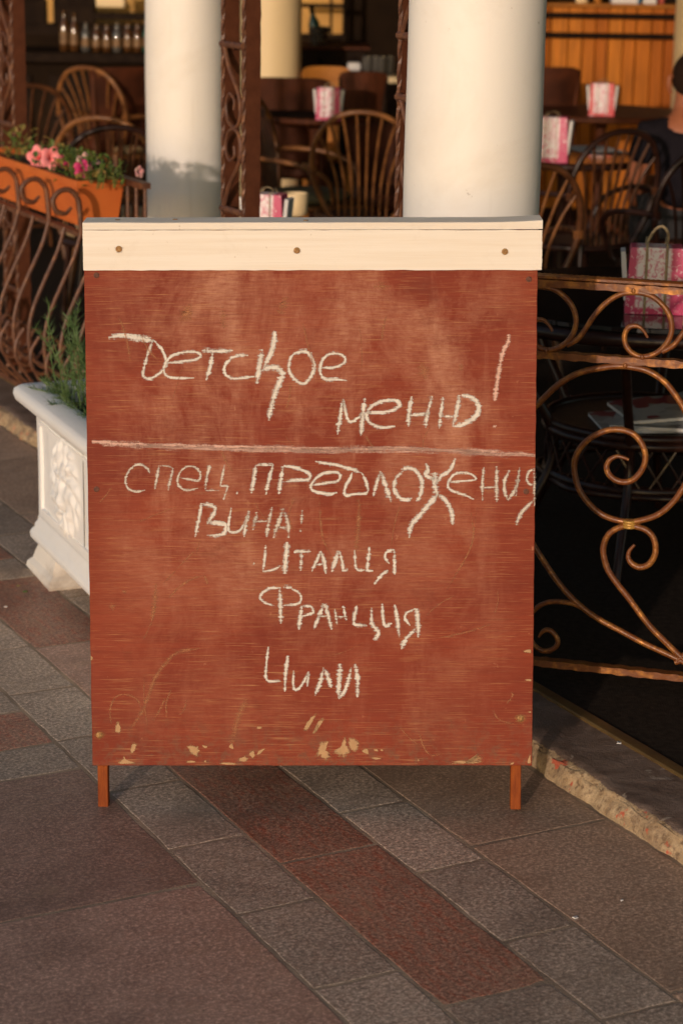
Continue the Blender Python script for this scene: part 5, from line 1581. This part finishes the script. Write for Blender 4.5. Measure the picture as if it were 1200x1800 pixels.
for s, b in ((-1, 11), (1, 16)):             # fingers rooted in the palm
    px_, py_, pz_ = J[b][0]
    for f in range(5):
        k0 = len(J)
        ang = (f - 2) * .22
        L = (.05, .075, .085, .078, .06)[f]
        dx = math.sin(ang) * s * -1
        J.append(((px_ + dx * .035, py_ + .03, pz_ + .004), (.009, .009)))
        J.append(((px_ + dx * (.035 + L * .5), py_ + .03 + L * .55, pz_ + .006), (.0085, .0085)))
        J.append(((px_ + dx * (.035 + L * .8), py_ + .03 + L, pz_ - .012), (.007, .007)))
        Ed += [(b, k0), (k0, k0 + 1), (k0 + 1, k0 + 2)]
body = skin_mesh('body', J, Ed, SKIN, per_)
SHJ = [((0, -.06, pel + .02), (.165, .125)), ((0, -.05, pel + .16), (.148, .118)), ((0, -.02, sh_z - .10), (.172, .122)), ((0, .008, sh_z + .005), (.125, .096)), ((0, .022, sh_z + .052), (.066, .064)),
       ((-.172, .0, sh_z - .022), (.072, .072)), ((-.208, .012, sh_z - .16), (.066, .066)), ((.172, .0, sh_z - .022), (.072, .072)), ((.208, .012, sh_z - .16), (.066, .066))]
skin_mesh('shirt', SHJ, [(0, 1), (1, 2), (2, 3), (3, 4), (3, 5), (5, 6), (3, 7), (7, 8)], SHIRT, per_)
TRJ = [((0, -.06, pel), (.165, .12)), ((-.10, .02, pel - .02), (.10, .095)), ((-.13, .40, pel), (.075, .075)), ((-.12, .40, .16), (.06, .06)), ((.10, .02, pel - .02), (.10, .095)), ((.13, .40, pel), (.075, .075)), ((.12, .40, .16), (.06, .06))]
skin_mesh('trousers', TRJ, [(0, 1), (1, 2), (2, 3), (0, 4), (4, 5), (5, 6)], TROUSER, per_)
# hair cap over crown and back of the head, ears
V, F = [], []
nr, nsg = 12, 32
for j in range(nr + 1):
    th = (j / nr) * 2.45
    for k in range(nsg):
        a = 2 * PI * k / nsg
        rx, ry, rz_ = .084, .103, .108
        back = .5 - .5 * math.sin(a)           # 1 at the back (-y)
        tt = th * (.56 + .44 * back)
        p = Vector((rx * math.sin(tt) * math.cos(a), .045 + ry * math.sin(tt) * math.sin(a), hz + .03 + rz_ * math.cos(tt)))
        p += Vector((p.x, p.y - .045, 0)) * (.03 * noise.noise(p * 40))
        V.append(p)
for j in range(nr):
    for k in range(nsg):
        l = (k + 1) % nsg
        F.append((j * nsg + k, (j + 1) * nsg + k, (j + 1) * nsg + l, j * nsg + l))
MB().add(V, F).build('hair', HAIR, per_, 80)
for s in (-1, 1):
    MB().tube(cr([(s * .080, .04, hz + .035), (s * .096, .028, hz + .03), (s * .098, .03, hz - .005), (s * .085, .045, hz - .035)], 4), [.008] * 13, 8).build('ear', SKIN, per_, 60)
stool = thing('cafe_stool', 'dark stool under the seated person', 'stool', (base.x, base.y - .04, FZ))
MB().lathe([(.001, .335), (.17, .335), (.18, .345), (.175, .37), (.001, .375)], 28).build('seat', LEATHER, stool, 40)
for k in range(4):
    a = PI / 4 + k * PI / 2
    MB().tube([(.12 * math.cos(a), .12 * math.sin(a), .34), (.18 * math.cos(a), .18 * math.sin(a), 0)], .014, 7).build('leg', WOOD_D, stool, 40)

# ------------------------------------------------------------------ litter on the paving and the kerb
for i, (px, py_, z, w, mt_, lb) in enumerate(((1010, 1613, .0, .012, PAPERW, 'white scrap of paper on the grey slab right of the red slab'), (1087, 1306, .046, .014, PAPERW, 'round pale spot of gum on the kerb near the brass edging'), (1092, 1583, 0, .006, PAPERW, 'tiny pale pebble on the brown slab'),
     (33, 1030, 0, .010, LEAF_Y, 'small yellow leaf on the paving beside the planter foot'), (45, 1040, 0, .014, LEAF, 'dark withered leaf on the paving beside the planter foot'), (11, 1067, 0, .008, PAPERW, 'pale crumb on the paving at the left edge'))):
    p = G(px, py_, z)
    t = thing('litter_scrap', lb, 'litter', (p.x, p.y, z + .0004), random.uniform(0, 3))
    n = 9
    w *= .6
    pts = [(w * (1 + .4 * random.uniform(-1, 1)) * math.cos(2 * PI * k / n), w * .7 * (1 + .4 * random.uniform(-1, 1)) * math.sin(2 * PI * k / n)) for k in range(n)]
    MB().add([(x, y, 0) for x, y in pts] + [(x * .8, y * .8, .0010 + .001 * random.random()) for x, y in pts], [(k, (k + 1) % n, n + (k + 1) % n, n + k) for k in range(n)] + [tuple(range(n, 2 * n))]).build('scrap', mt_, t, 40)
bpy.context.view_layer.update()
